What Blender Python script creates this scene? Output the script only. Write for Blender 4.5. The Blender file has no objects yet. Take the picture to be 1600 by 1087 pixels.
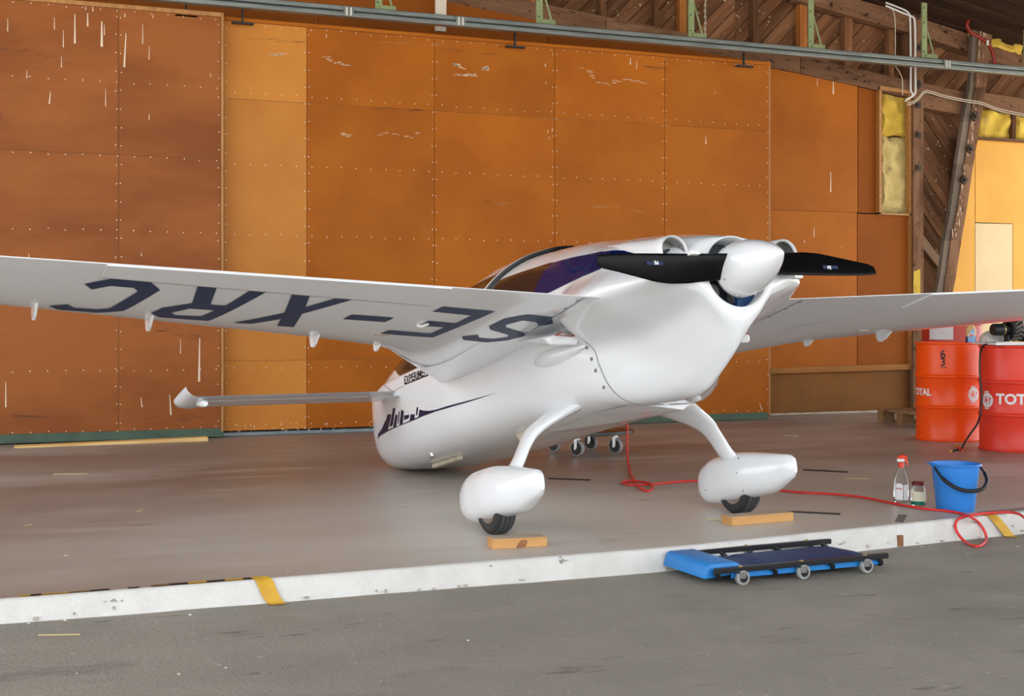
import bpy, bmesh, math, random
import numpy as np
from mathutils import Vector, Matrix
from mathutils.geometry import tessellate_polygon

C = bpy.context.scene.collection
random.seed(7)
# ------------------------------------------------------------------ camera, sky, exposure
HC = 1.08; PSI = math.radians(21); FPX = 2000.0; HZ = 500.0
cam_d = bpy.data.cameras.new('camera'); cam = bpy.data.objects.new('camera', cam_d); C.objects.link(cam)
cam.location = (0, 0, HC); cam.rotation_euler = (math.pi/2, 0, -PSI)
cam_d.sensor_width = 36; cam_d.lens = FPX/1600*36; cam_d.shift_y = (HZ-543.5)/1600; cam_d.clip_end = 400
bpy.context.scene.camera = cam
world = bpy.data.worlds.new('overcast_sky'); bpy.context.scene.world = world; world.use_nodes = True
bg = world.node_tree.nodes['Background']; bg.inputs[0].default_value = (.93, .965, 1, 1); bg.inputs[1].default_value = 1.0
sun_d = bpy.data.lights.new('sun', 'SUN'); sun = bpy.data.objects.new('sun', sun_d); C.objects.link(sun)   # stands behind the hangar: lights only the forecourt added outside
sun_d.energy = 10.0; sun_d.angle = .02; sun_d.color = (1, .95, .88); sun.location = (5, 40, 40); sun.rotation_euler = (math.radians(-27), 0, 0)
vs = bpy.context.scene.view_settings
vs.view_transform = 'Standard'; vs.look = 'None'; vs.gamma = 1; vs.use_curve_mapping = False; vs.exposure = 1.75

# ------------------------------------------------------------------ helpers
cp, sp = math.cos(PSI), math.sin(PSI)
def ray(px, py):
    x = (px-800)/FPX; z = -(py-HZ)/FPX
    return Vector((x*cp+sp, -x*sp+cp, z))
def atz(px, py, z=0.0):
    r = ray(px, py); t = (z-HC)/r.z; return Vector((0, 0, HC)) + r*t
def atY(px, py, Y):
    r = ray(px, py); return Vector((0, 0, HC)) + r*(Y/r.y)
def atd(px, py, d): return Vector((0, 0, HC)) + ray(px, py)*d

MATS = {}
def mat(name, col, rough=.5, metal=0, coat=0, spec=.5, col2=None, nscale=3, stretch=(1, 1, 1), namt=1.0, nrange=(.35, .65), detail=6,
        bump=0, bscale=20, bstretch=None, trans=0, ior=1.45, spots=None, island=0, rough2=None, worn=None):  # worn: pale patch that paints light falloff as well as wear
    m = bpy.data.materials.new(name); m.use_nodes = True; nt = m.node_tree; N = nt.nodes; Lk = nt.links
    b = N['Principled BSDF']; b.inputs['Roughness'].default_value = rough; b.inputs['Metallic'].default_value = metal
    b.inputs['Coat Weight'].default_value = coat; b.inputs['Coat Roughness'].default_value = .04
    b.inputs['Specular IOR Level'].default_value = spec; b.inputs['Transmission Weight'].default_value = trans; b.inputs['IOR'].default_value = ior
    b.inputs['Base Color'].default_value = (*col, 1)
    tc = N.new('ShaderNodeTexCoord')
    def noise(scale, st, det=detail, rgh=.6):
        mp = N.new('ShaderNodeMapping'); mp.inputs['Scale'].default_value = st; Lk.new(tc.outputs['Object'], mp.inputs[0])
        if island:
            oi = N.new('ShaderNodeObjectInfo'); ml = N.new('ShaderNodeMath'); ml.operation = 'MULTIPLY'; ml.inputs[1].default_value = 37.0
            Lk.new(oi.outputs['Random'], ml.inputs[0]); cb = N.new('ShaderNodeCombineXYZ')
            for i in range(3): Lk.new(ml.outputs[0], cb.inputs[i])
            Lk.new(cb.outputs[0], mp.inputs['Location'])
        n = N.new('ShaderNodeTexNoise'); n.inputs['Scale'].default_value = scale; n.inputs['Detail'].default_value = det; n.inputs['Roughness'].default_value = rgh
        Lk.new(mp.outputs[0], n.inputs['Vector']); return n
    cur = None
    def ramp(src, lo, hi):
        r = N.new('ShaderNodeMapRange'); r.inputs[1].default_value = lo; r.inputs[2].default_value = hi; Lk.new(src, r.inputs[0]); return r.outputs[0]
    def mix(fac, c1, c2):
        x = N.new('ShaderNodeMix'); x.data_type = 'RGBA'
        if hasattr(fac, 'links'): Lk.new(fac, x.inputs[0])
        else: x.inputs[0].default_value = fac
        for k, c in ((6, c1), (7, c2)):
            if hasattr(c, 'links'): Lk.new(c, x.inputs[k])
            else: x.inputs[k].default_value = (*c, 1)
        return x.outputs[2]
    if col2 is not None:
        n = noise(nscale, stretch); f = ramp(n.outputs['Fac'], *nrange)
        if namt != 1: 
            mm = N.new('ShaderNodeMath'); mm.operation = 'MULTIPLY'; mm.inputs[1].default_value = namt; Lk.new(f, mm.inputs[0]); f = mm.outputs[0]
        cur = mix(f, col, col2)
        if rough2 is not None:
            r = N.new('ShaderNodeMapRange'); r.inputs[3].default_value = rough; r.inputs[4].default_value = rough2; Lk.new(f, r.inputs[0]); Lk.new(r.outputs[0], b.inputs['Roughness'])
    if worn:  # pale radial patch: wear and light falloff, both mixed into the base colour
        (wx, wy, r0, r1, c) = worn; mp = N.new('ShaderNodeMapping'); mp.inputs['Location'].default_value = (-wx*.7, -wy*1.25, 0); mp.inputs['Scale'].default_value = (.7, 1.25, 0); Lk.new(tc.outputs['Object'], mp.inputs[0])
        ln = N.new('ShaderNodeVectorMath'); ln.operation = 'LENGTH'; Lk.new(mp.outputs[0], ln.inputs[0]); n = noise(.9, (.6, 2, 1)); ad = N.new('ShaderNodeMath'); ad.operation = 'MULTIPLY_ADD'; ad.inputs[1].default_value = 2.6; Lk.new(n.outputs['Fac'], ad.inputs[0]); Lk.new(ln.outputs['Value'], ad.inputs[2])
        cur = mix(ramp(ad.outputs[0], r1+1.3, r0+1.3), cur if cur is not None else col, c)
    for (sc, st, lo, hi, c) in (spots or []):
        n = noise(sc, st, 4); f = ramp(n.outputs['Fac'], lo, hi); cur = mix(f, cur if cur is not None else col, c)
    if island:
        oi = N.new('ShaderNodeObjectInfo'); r = N.new('ShaderNodeMapRange'); r.inputs[3].default_value = 1-island; r.inputs[4].default_value = 1+island
        Lk.new(oi.outputs['Random'], r.inputs[0]); hs = N.new('ShaderNodeHueSaturation'); Lk.new(r.outputs[0], hs.inputs['Value'])
        if cur is not None: Lk.new(cur, hs.inputs['Color'])
        else: hs.inputs['Color'].default_value = (*col, 1)
        cur = hs.outputs[0]
    if cur is not None: Lk.new(cur, b.inputs['Base Color'])
    if bump:
        n = noise(bscale, bstretch or (1, 1, 1), 5); bp = N.new('ShaderNodeBump'); bp.inputs['Strength'].default_value = bump; bp.inputs['Distance'].default_value = .02
        Lk.new(n.outputs['Fac'], bp.inputs['Height']); Lk.new(bp.outputs[0], b.inputs['Normal'])
    MATS[name] = m; return m

class MB:
    """collects shapes and links them as one mesh object"""
    def __init__(s, f=None): s.v = []; s.f = []; s.T = f
    def add(s, vs, fs):
        o = len(s.v); s.v += [tuple(s.T(*v)) if s.T else tuple(v) for v in vs]; s.f += [tuple(o+i for i in f) for f in fs]; return s
    def box(s, x0, y0, z0, x1, y1, z1):
        return s.add([(x, y, z) for x in (x0, x1) for y in (y0, y1) for z in (z0, z1)],
                     [(0, 1, 3, 2), (4, 6, 7, 5), (0, 4, 5, 1), (2, 3, 7, 6), (0, 2, 6, 4), (1, 5, 7, 3)])
    def grid(s, rows, close=False, cap=False):
        n = len(rows[0]); vs = [p for r in rows for p in r]; fs = []
        for i in range(len(rows)-1):
            for j in range(n if close else n-1):
                k = (j+1) % n; fs.append((i*n+j, i*n+k, (i+1)*n+k, (i+1)*n+j))
        if cap: fs += [tuple(range(n))[::-1], tuple((len(rows)-1)*n+j for j in range(n))]
        return s.add(vs, fs)
    def tube(s, pts, r, n=8, cap=True, flat=None):
        pts = [Vector(p) for p in pts]; rows = []; up = None
        for i, p in enumerate(pts):
            t = (pts[min(i+1, len(pts)-1)]-pts[max(i-1, 0)]).normalized()
            if up is None: up = (Vector((0, 0, 1)) if abs(t.z) < .9 else Vector((1, 0, 0)))
            x = t.cross(up).normalized(); y = x.cross(t).normalized(); up = y
            rr = r[i] if isinstance(r, (list, tuple)) else r
            rows.append([p + x*math.cos(a)*rr + y*math.sin(a)*rr*(flat or 1) for a in (2*math.pi*k/n for k in range(n))])
        return s.grid([[tuple(q) for q in w] for w in rows], True, cap)
    def lathe(s, prof, n=32, o=(0, 0, 0), axis='z', sx=1, sy=1, a0=0, a1=2*math.pi):
        full = abs(a1-a0-2*math.pi) < 1e-6; m = n if full else n+1; rows = []
        for (r, h) in prof:
            row = []
            for k in range(m):
                a = a0+(a1-a0)*k/n; x, y = r*math.cos(a)*sx, r*math.sin(a)*sy
                p = {'z': (x, y, h), 'x': (h, x, y), 'y': (x, h, y)}[axis]; row.append((p[0]+o[0], p[1]+o[1], p[2]+o[2]))
            rows.append(row)
        return s.grid(rows, full)
    def prism(s, poly, d0, d1, plane='xz'):
        n = len(poly); q = (lambda u, w, d: (u, d, w)) if plane == 'xz' else ((lambda u, w, d: (u, w, d)) if plane == 'xy' else (lambda u, w, d: (d, u, w)))
        return s.add([q(u, w, d0) for u, w in poly]+[q(u, w, d1) for u, w in poly],
                     [tuple(range(n))[::-1], tuple(range(n, 2*n))]+[(i, (i+1) % n, (i+1) % n+n, i+n) for i in range(n)])
    def build(s, name, m, parent=None, smooth=0, bevel=0, loc=None, merge=True, recalc=True):
        me = bpy.data.meshes.new(name); me.from_pydata(s.v, [], s.f)
        bm = bmesh.new(); bm.from_mesh(me)
        if merge: bmesh.ops.remove_doubles(bm, verts=bm.verts, dist=1e-5)
        if recalc: bmesh.ops.recalc_face_normals(bm, faces=bm.faces)
        if bevel:
            ed = [e for e in bm.edges if len(e.link_faces) == 2 and e.calc_face_angle(0) > .5]
            bmesh.ops.bevel(bm, geom=ed, offset=bevel, segments=2, affect='EDGES', profile=.5)
        bm.to_mesh(me); bm.free()
        if smooth:
            me.shade_smooth(); me.set_sharp_from_angle(angle=math.radians(smooth))
        me.materials.append(MATS[m] if isinstance(m, str) else m)
        o = bpy.data.objects.new(name, me); C.objects.link(o)
        if parent: o.parent = parent
        if loc is not None: o.location = loc
        return o
def tag(o, label=None, cat=None, group=None, kind=None):
    for k, v in (('label', label), ('category', cat), ('group', group), ('kind', kind)):
        if v: o[k] = v
    return o
def empty(name, loc=(0, 0, 0), rz=0, parent=None):
    o = bpy.data.objects.new(name, None); C.objects.link(o); o.location = loc; o.rotation_euler = (0, 0, rz); o.empty_display_size = .1
    if parent: o.parent = parent
    return o
def spline(pts, k=6):
    P = [Vector(p) for p in pts]; out = []
    for i in range(len(P)-1):
        p0, p1, p2, p3 = P[max(i-1, 0)], P[i], P[i+1], P[min(i+2, len(P)-1)]
        for j in range(k):
            t = j/k; out.append(.5*((2*p1)+(p2-p0)*t+(2*p0-5*p1+4*p2-p3)*t*t+(3*p1-p0-3*p2+p3)*t**3))
    return out+[P[-1]]
def text_mesh(s, size=1.0, offset=0.0, fine=0.0, spacing=1.0):
    cu = bpy.data.curves.new('lettering', 'FONT'); cu.body = s; cu.size = size; cu.offset = offset; cu.space_character = spacing; cu.resolution_u = 4
    o = bpy.data.objects.new('lettering', cu); C.objects.link(o); bpy.context.view_layer.update()
    me = bpy.data.meshes.new_from_object(o.evaluated_get(bpy.context.evaluated_depsgraph_get())); bpy.data.objects.remove(o); bpy.data.curves.remove(cu)
    v, f = refine([tuple(x.co) for x in me.vertices], [tuple(p.vertices) for p in me.polygons], fine); bpy.data.meshes.remove(me)
    return v, f
def refine(v, f, fine):
    bm = bmesh.new(); V = [bm.verts.new(p) for p in v]
    for q in f:
        try: bm.faces.new([V[i] for i in q])
        except ValueError: pass
    bmesh.ops.remove_doubles(bm, verts=bm.verts, dist=1e-6); bmesh.ops.triangulate(bm, faces=bm.faces)
    if fine:
        for _ in range(7):
            e = [e for e in bm.edges if e.calc_length() > fine]
            if not e: break
            bmesh.ops.subdivide_edges(bm, edges=e, cuts=1); bmesh.ops.triangulate(bm, faces=bm.faces)
    bm.verts.index_update(); out = [tuple(x.co) for x in bm.verts], [tuple(x.index for x in p.verts) for p in bm.faces]; bm.free(); return out
def flat_poly(loops, fine):
    allp = [p for l in loops for p in l]; tri = tessellate_polygon([[Vector((x, y, 0)) for x, y in l] for l in loops])
    return refine([(x, y, 0) for x, y in allp], [tuple(t) for t in tri], fine)

# ------------------------------------------------------------------ aircraft surface functions and flat markings

# ---- aircraft surfaces, local coordinates a = right, b = aft, c = up, origin between the main wheels on the ground
def _pchip(x, y, xq):
    x = np.asarray(x, float); y = np.asarray(y, float); h = np.diff(x); d = np.diff(y) / h
    m = np.zeros(len(x)); m[0] = d[0]; m[-1] = d[-1]
    for i in range(1, len(x) - 1):
        if d[i-1] * d[i] > 0:
            w1 = 2*h[i] + h[i-1]; w2 = h[i] + 2*h[i-1]
            m[i] = (w1 + w2) / (w1/d[i-1] + w2/d[i])
    i = min(max(int(np.searchsorted(x, xq)) - 1, 0), len(x) - 2); t = (xq - x[i]) / h[i]
    return ((1+2*t)*(1-t)**2*y[i] + t*(1-t)**2*h[i]*m[i] + t*t*(3-2*t)*y[i+1] + t*t*(t-1)*h[i]*m[i+1])
def body(hw, bot, top, cl, wl, rnd=1.0):
    # half-profile of the cabin: keel, chine, side, longeron (cl), window sill (wl), window head, top
    k = bot + .5*(cl-bot)
    return [(0, bot), (.46*hw, bot+.006*rnd), (.76*hw, bot+.042*rnd), (.945*hw, bot+.13*rnd), (hw, bot+.25), (hw, k+.06), (.995*hw, cl-.03),
            (.965*hw, cl+.02), (.90*hw, wl), (.76*hw, wl+.52*(top-wl)), (.52*hw, wl+.84*(top-wl)), (.27*hw, wl+.965*(top-wl)), (0, top)]
STA = [
 (-3.015, [(0,.80),(.04,.802),(.075,.815),(.095,.845),(.10,.88),(.103,.92),(.10,.96),(.095,.99),(.08,1.005),(.065,1.017),(.045,1.024),(.025,1.028),(0,1.029)]),
 (-2.97, body(.235,.728,1.15,1.01,1.05,.8)),
 (-2.85, body(.33,.668,1.22,1.08,1.11)),
 (-2.60, body(.415,.612,1.30,1.14,1.165)),
 (-2.25, body(.468,.583,1.395,1.16,1.185)),
 (-1.95, body(.495,.576,1.48,1.15,1.175)),
 (-1.50, body(.515,.575,1.60,1.135,1.17)),
 (-1.00, body(.53,.575,1.65,1.13,1.19)),
 (-.50, body(.525,.575,1.615,1.13,1.20)),
 (0.0, body(.50,.575,1.54,1.13,1.205)),
 (.30, [(0,.572),(.20,.579),(.335,.615),(.415,.70),(.445,.82),(.455,.90),(.475,1.05),(.48,1.10),(.455,1.20),(.385,1.345),(.272,1.432),(.15,1.468),(0,1.478)]),
 (.50, [(0,.560),(.14,.563),(.235,.592),(.31,.665),(.355,.77),(.39,.86),(.55,.96),(.60,1.06),(.46,1.195),(.385,1.315),(.285,1.38),(.16,1.415),(0,1.425)]),
 (.70, [(0,.556),(.06,.572),(.115,.605),(.178,.680),(.225,.775),(.305,.87),(.52,.965),(.60,1.055),(.45,1.19),(.375,1.285),(.28,1.34),(.15,1.372),(0,1.382)]),
 (.83, [(0,.574),(.035,.600),(.075,.640),(.125,.712),(.185,.795),(.27,.885),(.48,.97),(.585,1.05),(.43,1.18),(.36,1.25),(.275,1.30),(.15,1.335),(0,1.35)]),
 (.92, [(0,.614),(.030,.640),(.062,.676),(.105,.738),(.160,.815),(.24,.90),(.43,.975),(.545,1.048),(.415,1.165),(.35,1.23),(.27,1.28),(.145,1.315),(0,1.327)]),
 (1.00, [(0,.656),(.030,.683),(.060,.718),(.10,.775),(.15,.843),(.22,.915),(.38,.98),(.50,1.045),(.40,1.15),(.34,1.21),(.26,1.255),(.14,1.29),(0,1.30)]),
 (1.10, [(0,.722),(.028,.742),(.055,.772),(.09,.820),(.135,.877),(.20,.94),(.33,.99),(.44,1.045),(.365,1.125),(.31,1.18),(.235,1.22),(.13,1.26),(0,1.272)]),
 (1.17, [(0,.815),(.040,.824),(.080,.848),(.122,.884),(.16,.928),(.21,.972),(.28,1.0),(.34,1.045),(.31,1.105),(.26,1.15),(.20,1.19),(.115,1.232),(0,1.245)]),
]
_SB = [s[0] for s in STA]; _SP = np.array([s[1] for s in STA], float)
_cache = {}
def prof(b):
    k = round(float(b), 4)
    if k not in _cache:
        _cache[k] = np.array([[_pchip(_SB, _SP[:, i, j], k) for j in (0, 1)] for i in range(13)])
    return _cache[k]
def hull(b, t):
    """half-profile point (a >= 0, c) at station b, parameter t in [0, 12]"""
    P = prof(b); i = min(int(t), 11); f = t - i
    p1, p2 = P[i], P[i+1]
    p0 = P[i-1] if i > 0 else np.array([-P[1][0], P[1][1]])
    p3 = P[i+2] if i < 11 else np.array([-P[11][0], P[11][1]])
    r = .5*((2*p1) + (-p0+p2)*f + (2*p0-5*p1+4*p2-p3)*f*f + (-p0+3*p1-3*p2+p3)*f**3)
    return max(r[0], 0.), r[1]
def side_a(b, c):
    """half width of the hull at height c"""
    ts = np.linspace(1.5, 11.5, 90); q = np.array([hull(b, t) for t in ts])
    cc = np.maximum.accumulate(q[:, 1] + np.arange(len(q))*1e-7)
    return float(np.interp(c, cc, q[:, 0]))
LE = [(.40,-1.36),(.676,-.949),(.969,-.538),(1.25,-.14),(1.36,-.045),(1.69,.13),(2.23,.37),(3.18,.78),(4.10,1.17)]
TE = [(.40,.83),(.64,.873),(3.23,1.356),(4.10,1.52)]
def _lin(L, a): return float(np.interp(abs(a), [p[0] for p in L], [p[1] for p in L]))
def wing_le(a): return _lin(LE, a), _lin([(.4,1.0),(1.3,1.0),(3.2,.998),(4.1,1.0)], a)
def wing_te(a): return _lin(TE, a), 1.02
def _shape(s): return (1.4845*np.sqrt(max(s,0)) - .63*s - 1.758*s*s + 1.4215*s**3 - .518*s**4) / .5
def wing_lo(a, s):
    b0, c0 = wing_le(a); b1, c1 = wing_te(a); T = _lin([(.4,.05),(1.3,.035),(3.2,.026),(4.1,.018)], a)
    return b0+(b1-b0)*s, c0+(c1-c0)*s - T*_shape(s) - .002
def wing_up(a, s):
    b0, c0 = wing_le(a); b1, c1 = wing_te(a); T = _lin([(.4,.12),(1.3,.09),(3.2,.06),(4.1,.04)], a)
    return b0+(b1-b0)*s, c0+(c1-c0)*s + T*_shape(s) + .002
def wing_under(a, b):
    b0 = wing_le(a)[0]; b1 = wing_te(a)[0]
    return wing_lo(a, min(max((b-b0)/(b1-b0), 0.), 1.))[1]
LETTERS = {
'C' : [(-2.915, 1.098), (-2.822, 1.153), (-2.676, 1.11), (-2.625, 1.021), (-2.718, 0.753), (-2.811, 0.716), (-2.967, 0.762), (-3.008, 0.828), (-2.943, 0.854), (-2.91, 0.795), (-2.822, 0.774), (-2.778, 0.791), (-2.706, 1.01), (-2.73, 1.051), (-2.817, 1.074), (-2.881, 1.037)] ,
'R' : [(-2.604, 0.718), (-2.571, 0.796), (-2.466, 0.854), (-2.489, 1.061), (-2.41, 1.039), (-2.387, 0.833), (-2.32, 0.816), (-2.267, 1.007), (-2.196, 0.985), (-2.337, 0.582), (-2.555, 0.644)] ,
'Rh' : [(-2.521, 0.724), (-2.498, 0.681), (-2.388, 0.656), (-2.35, 0.754), (-2.461, 0.783)] ,
'X' : [(-2.221, 0.546), (-2.04, 0.703), (-2.081, 0.956), (-1.998, 0.938), (-1.971, 0.78), (-1.867, 0.901), (-1.789, 0.88), (-1.957, 0.685), (-1.928, 0.464), (-2.01, 0.487), (-2.029, 0.611), (-2.136, 0.528)] ,
'-' : [(-1.741, 0.595), (-1.721, 0.662), (-1.498, 0.6), (-1.518, 0.534)] ,
'E' : [(-1.344, 0.688), (-1.322, 0.759), (-1.018, 0.668), (-1.153, 0.227), (-1.464, 0.322), (-1.441, 0.386), (-1.198, 0.306), (-1.17, 0.419), (-1.31, 0.459), (-1.304, 0.539), (-1.139, 0.482), (-1.114, 0.61)] ,
'S' : [(-0.587, 0.435), (-0.651, 0.393), (-0.696, 0.466), (-0.795, 0.505), (-0.849, 0.432), (-0.824, 0.38), (-0.669, 0.271), (-0.635, 0.211), (-0.693, 0.124), (-0.798, 0.094), (-0.96, 0.163), (-0.996, 0.229), (-0.92, 0.256), (-0.883, 0.19), (-0.791, 0.158), (-0.723, 0.191), (-0.744, 0.239), (-0.895, 0.35), (-0.931, 0.411), (-0.911, 0.54), (-0.814, 0.605), (-0.657, 0.552)] ,
'aileron' : [(-2.862, 1.168), (-1.385, 0.78), (-1.37, 0.855), (-2.835, 1.284)] ,
}
DECALS = {
'sail' : [(-2.541, 0.825), (-2.486, 0.866), (-2.363, 0.883), (-2.27, 0.917), (-2.224, 0.929), (-2.178, 0.957), (-2.095, 0.943), (-2.192, 0.855), (-2.474, 0.846)] ,
'tower' : [(-2.032, 0.978), (-1.994, 0.966), (-2.073, 0.863), (-2.152, 0.866)] ,
'ground' : [(-2.488, 0.848), (-2.193, 0.853), (-1.956, 0.844), (-1.658, 0.841), (-1.547, 0.839), (-1.262, 0.834), (-1.266, 0.826), (-1.478, 0.832), (-1.662, 0.833), (-1.958, 0.841), (-2.198, 0.845), (-2.505, 0.846)] ,
'house' : [(-1.991, 0.927), (-1.954, 0.915), (-1.999, 0.848), (-2.066, 0.845)] ,
'needle' : [(-1.92, 0.934), (-1.902, 0.93), (-1.942, 0.858), (-1.959, 0.861)] ,
'block' : [(-1.868, 0.939), (-1.823, 0.92), (-1.858, 0.845), (-1.922, 0.844)] ,
'shed' : [(-1.817, 0.891), (-1.715, 0.88), (-1.733, 0.86), (-1.824, 0.862)] ,
'hall' : [(-1.684, 0.88), (-1.658, 0.872), (-1.617, 0.867), (-1.633, 0.839), (-1.721, 0.84)] ,
'mast' : [(-1.575, 0.903), (-1.546, 0.9), (-1.578, 0.856), (-1.596, 0.857)] ,
'hill' : [(-1.523, 0.882), (-1.452, 0.863), (-1.342, 0.844), (-1.261, 0.836), (-1.266, 0.826), (-1.557, 0.834)] ,
'tail' : [(-1.262, 0.835), (-1.056, 0.826), (-0.743, 0.807), (-0.41, 0.79), (-0.746, 0.8), (-1.062, 0.815), (-1.267, 0.826)] ,
}

# ------------------------------------------------------------------ materials
WOOD = dict(spec=.15, island=.22, nscale=6, stretch=(.25, 2.5, 2.5), nrange=(.3, .7), bump=.25, bscale=18, bstretch=(.15, 3, 3))
mat('panel_brown', (.43, .124, .007), .52, spec=.18, col2=(.36, .095, .005), nscale=1.1, island=.07, bump=.08, bscale=1.6, nrange=(.4, .62))
mat('panel_red', (.32, .098, .019), .48, spec=.25, col2=(.225, .062, .010), nscale=.9, stretch=(.5, 1, 1.4), island=.05, bump=.08, bscale=1.6, nrange=(.42, .6),
    spots=[(2.2, (1, 1, 1), .66, .76, (.17, .055, .016))])
mat('panel_light', (.60, .235, .034), .45, spec=.25, col2=(.52, .185, .026), nscale=1.2, island=.04, bump=.08, bscale=1.5)
mat('panel_dark', (.30, .082, .009), .55, spec=.12, col2=(.25, .066, .007), nscale=1.2, island=.04)
mat('panel_dull', (.26, .108, .028), .65, spec=.12, col2=(.20, .085, .028), nscale=2.0)
mat('panel_yellow', (.82, .42, .065), .42, spec=.25, col2=(.74, .36, .05), nscale=1.3, island=.04, bump=.05, bscale=2)
mat('panel_cream', (.74, .56, .30), .5, col2=(.68, .50, .26), nscale=2)
mat('edge_wood', (.50, .24, .07), .55, col2=(.36, .15, .04), nscale=8, stretch=(3, 3, .4))
mat('batten_wood', (.42, .19, .05), .55, col2=(.27, .10, .025), **{k: v for k, v in WOOD.items() if k != 'nscale'}, nscale=5)
mat('old_wood', (.24, .112, .052), .75, col2=(.10, .040, .018), spots=[(9, (.6, 2, 2), .66, .72, (.36, .21, .13)), (1.7, (.5, 1.5, 1.5), .56, .7, (.085, .033, .015))], **{**WOOD, 'island': .36})
mat('old_beam', (.25, .135, .075), .75, col2=(.14, .065, .034), spots=[(10, (1, 2.2, 2.2), .59, .68, (.035, .015, .008)), (2.5, (.5, 1.5, 1.5), .55, .7, (.10, .045, .022))], **WOOD)
mat('grey_wood', (.21, .165, .125), .8, col2=(.15, .115, .085), **WOOD)
mat('pale_wood', (.40, .26, .17), .75, col2=(.27, .16, .10), **WOOD)
mat('orange_wood', (.42, .16, .035), .5, col2=(.26, .085, .02), **WOOD)
mat('white_board', (.70, .63, .52), .7, spots=[(30, (1, 1, 1), .66, .70, (.2, .13, .08))])
mat('wool_yellow', (.72, .50, .075), .95, col2=(.58, .38, .05), nscale=6, bump=.9, bscale=10, spots=[(4, (1, 1, 1), .60, .72, (.42, .30, .09))])
mat('wool_pale', (.74, .60, .25), .95, col2=(.60, .46, .17), nscale=7, bump=.9, bscale=9, spots=[(5, (1, 1, 1), .60, .70, (.35, .26, .12))])
mat('ceiling_board', (.045, .022, .010), .8, col2=(.02, .010, .005), **WOOD)
mat('slab', (.355, .300, .258), .45, worn=(3.0, 6.3, .7, 2.9, (.53, .49, .435)), col2=(.255, .196, .160), nscale=.55, stretch=(.6, 1.6, 1), nrange=(.36, .66), detail=8, rough2=.36, bump=.06, bscale=14,  # the lighter centre paints light falloff as well as dusty wear
    spots=[(.32, (.8, 1.3, 1), .50, .62, (.47, .43, .385)), (1.6, (.35, 2.2, 1), .57, .72, (.50, .46, .41)), (7, (.5, 3, 1), .66, .74, (.56, .53, .48)), (3.1, (.4, 2, 1), .64, .74, (.25, .19, .155))])
mat('apron', (.27, .245, .205), .85, col2=(.32, .288, .243), nscale=2.2, detail=10, bump=.5, bscale=60,
    spots=[(1.3, (.6, 1.6, 1), .60, .74, (.135, .118, .098)), (5, (.6, 2, 1), .63, .72, (.17, .148, .122)), (.5, (.7, 1.5, 1), .55, .75, (.19, .168, .14)), (26, (1, 1, 1), .66, .72, (.40, .365, .31))])
mat('unseen_forecourt', (.36, .35, .33), .9, col2=(.30, .29, .27), nscale=.8)
mat('kerb_white', (.70, .685, .655), .7, col2=(.62, .60, .565), nscale=7, bump=.35, bscale=30, spots=[(14, (.7, 1, 1.6), .67, .71, (.30, .27, .235))])
mat('kerb_chip', (.50, .47, .43), .85, col2=(.33, .30, .27), nscale=20)
mat('green_paint', (.075, .13, .085), .6, col2=(.05, .085, .06), nscale=5)
mat('threshold_yellow', (.80, .55, .22), .6, col2=(.62, .38, .13), nscale=5, stretch=(.4, 2, 2))
mat('white_trim', (.52, .47, .38), .7, col2=(.36, .28, .19), nscale=6)
mat('rail_steel', (.165, .185, .172), .42, metal=.65, col2=(.26, .285, .265), nscale=30, stretch=(.1, 1, 1))
mat('rail_dark', (.02, .022, .022), .6)
mat('bracket_green', (.27, .33, .15), .5, col2=(.22, .27, .12), nscale=8)
mat('nail', (.75, .70, .62), .35, metal=.4)
mat('scratch', (.80, .62, .44), .6)
mat('scuff_dark', (.10, .035, .012), .6)
mat('bolt_plate', (.055, .038, .026), .6, metal=.3)
mat('white_plastic', (.78, .77, .74), .4)
mat('cable_cream', (.55, .47, .36), .5)
mat('red_hose', (.72, .035, .03), .38)
mat('dark_hose', (.24, .018, .008), .4)
mat('spatter', (.52, .38, .26), .8)
mat('glint_pale', (.78, .62, .42), .5)  # pale colour for the light glints painted on the doors
mat('aircraft_white', (.80, .815, .835), .22, coat=.9, spec=.5)
mat('seam_grey', (.22, .22, .23), .6)
mat('reg_navy', (.010, .026, .085), .4, spec=.25)
mat('stripe_navy', (.012, .010, .042), .35, spec=.3)
mat('canopy_tint', (.004, .006, .022), .04, coat=1, spec=.7)
mat('canopy_blue', (.0025, .008, .065), .06, spec=.25)
mat('canopy_brown', (.022, .011, .009), .05, spec=.35)
mat('rubber_black', (.010, .010, .011), .55)
mat('prop_black', (.004, .004, .0045), .35, spec=.18)
mat('engine_dark', (.015, .02, .035), .45)
mat('engine_blue', (.008, .05, .16), .4)
mat('duct_metal', (.42, .42, .40), .35, metal=.7, col2=(.30, .29, .27), nscale=12)
mat('red_felt', (.36, .06, .035), .7)
mat('lens_clear', (.75, .74, .68), .1, coat=1)
mat('tyre', (.018, .018, .020), .6, col2=(.028, .027, .027), nscale=12)
mat('tyre_tread', (.055, .056, .060), .62)
mat('rim_metal', (.34, .29, .25), .35, metal=.7)
mat('ink_black', (.012, .008, .010), .5)
mat('sticker_red', (.55, .09, .08), .5)
mat('sticker_white', (.8, .8, .8), .5)
mat('sticker_blue', (.008, .025, .085), .4)
mat('drum_orange', (.95, .090, .005), .33, spec=.4, col2=(.88, .08, .006), nscale=2)
mat('drum_red', (.82, .050, .026), .33, spec=.4, col2=(.72, .042, .022), nscale=2)
mat('drum_dark', (.42, .03, .018), .4)
mat('paper', (.62, .60, .60), .7, col2=(.54, .52, .53), nscale=6)
mat('tray_white', (.80, .79, .77), .4)
mat('plastic_clear', (.62, .60, .55), .3, col2=(.42, .40, .36), nscale=9)
mat('pet', (.92, .95, .95), .06, trans=1, ior=1.25)
mat('glass', (.90, .96, .94), .03, trans=1, ior=1.3)
mat('liquid_green', (.02, .28, .20), .15)
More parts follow.
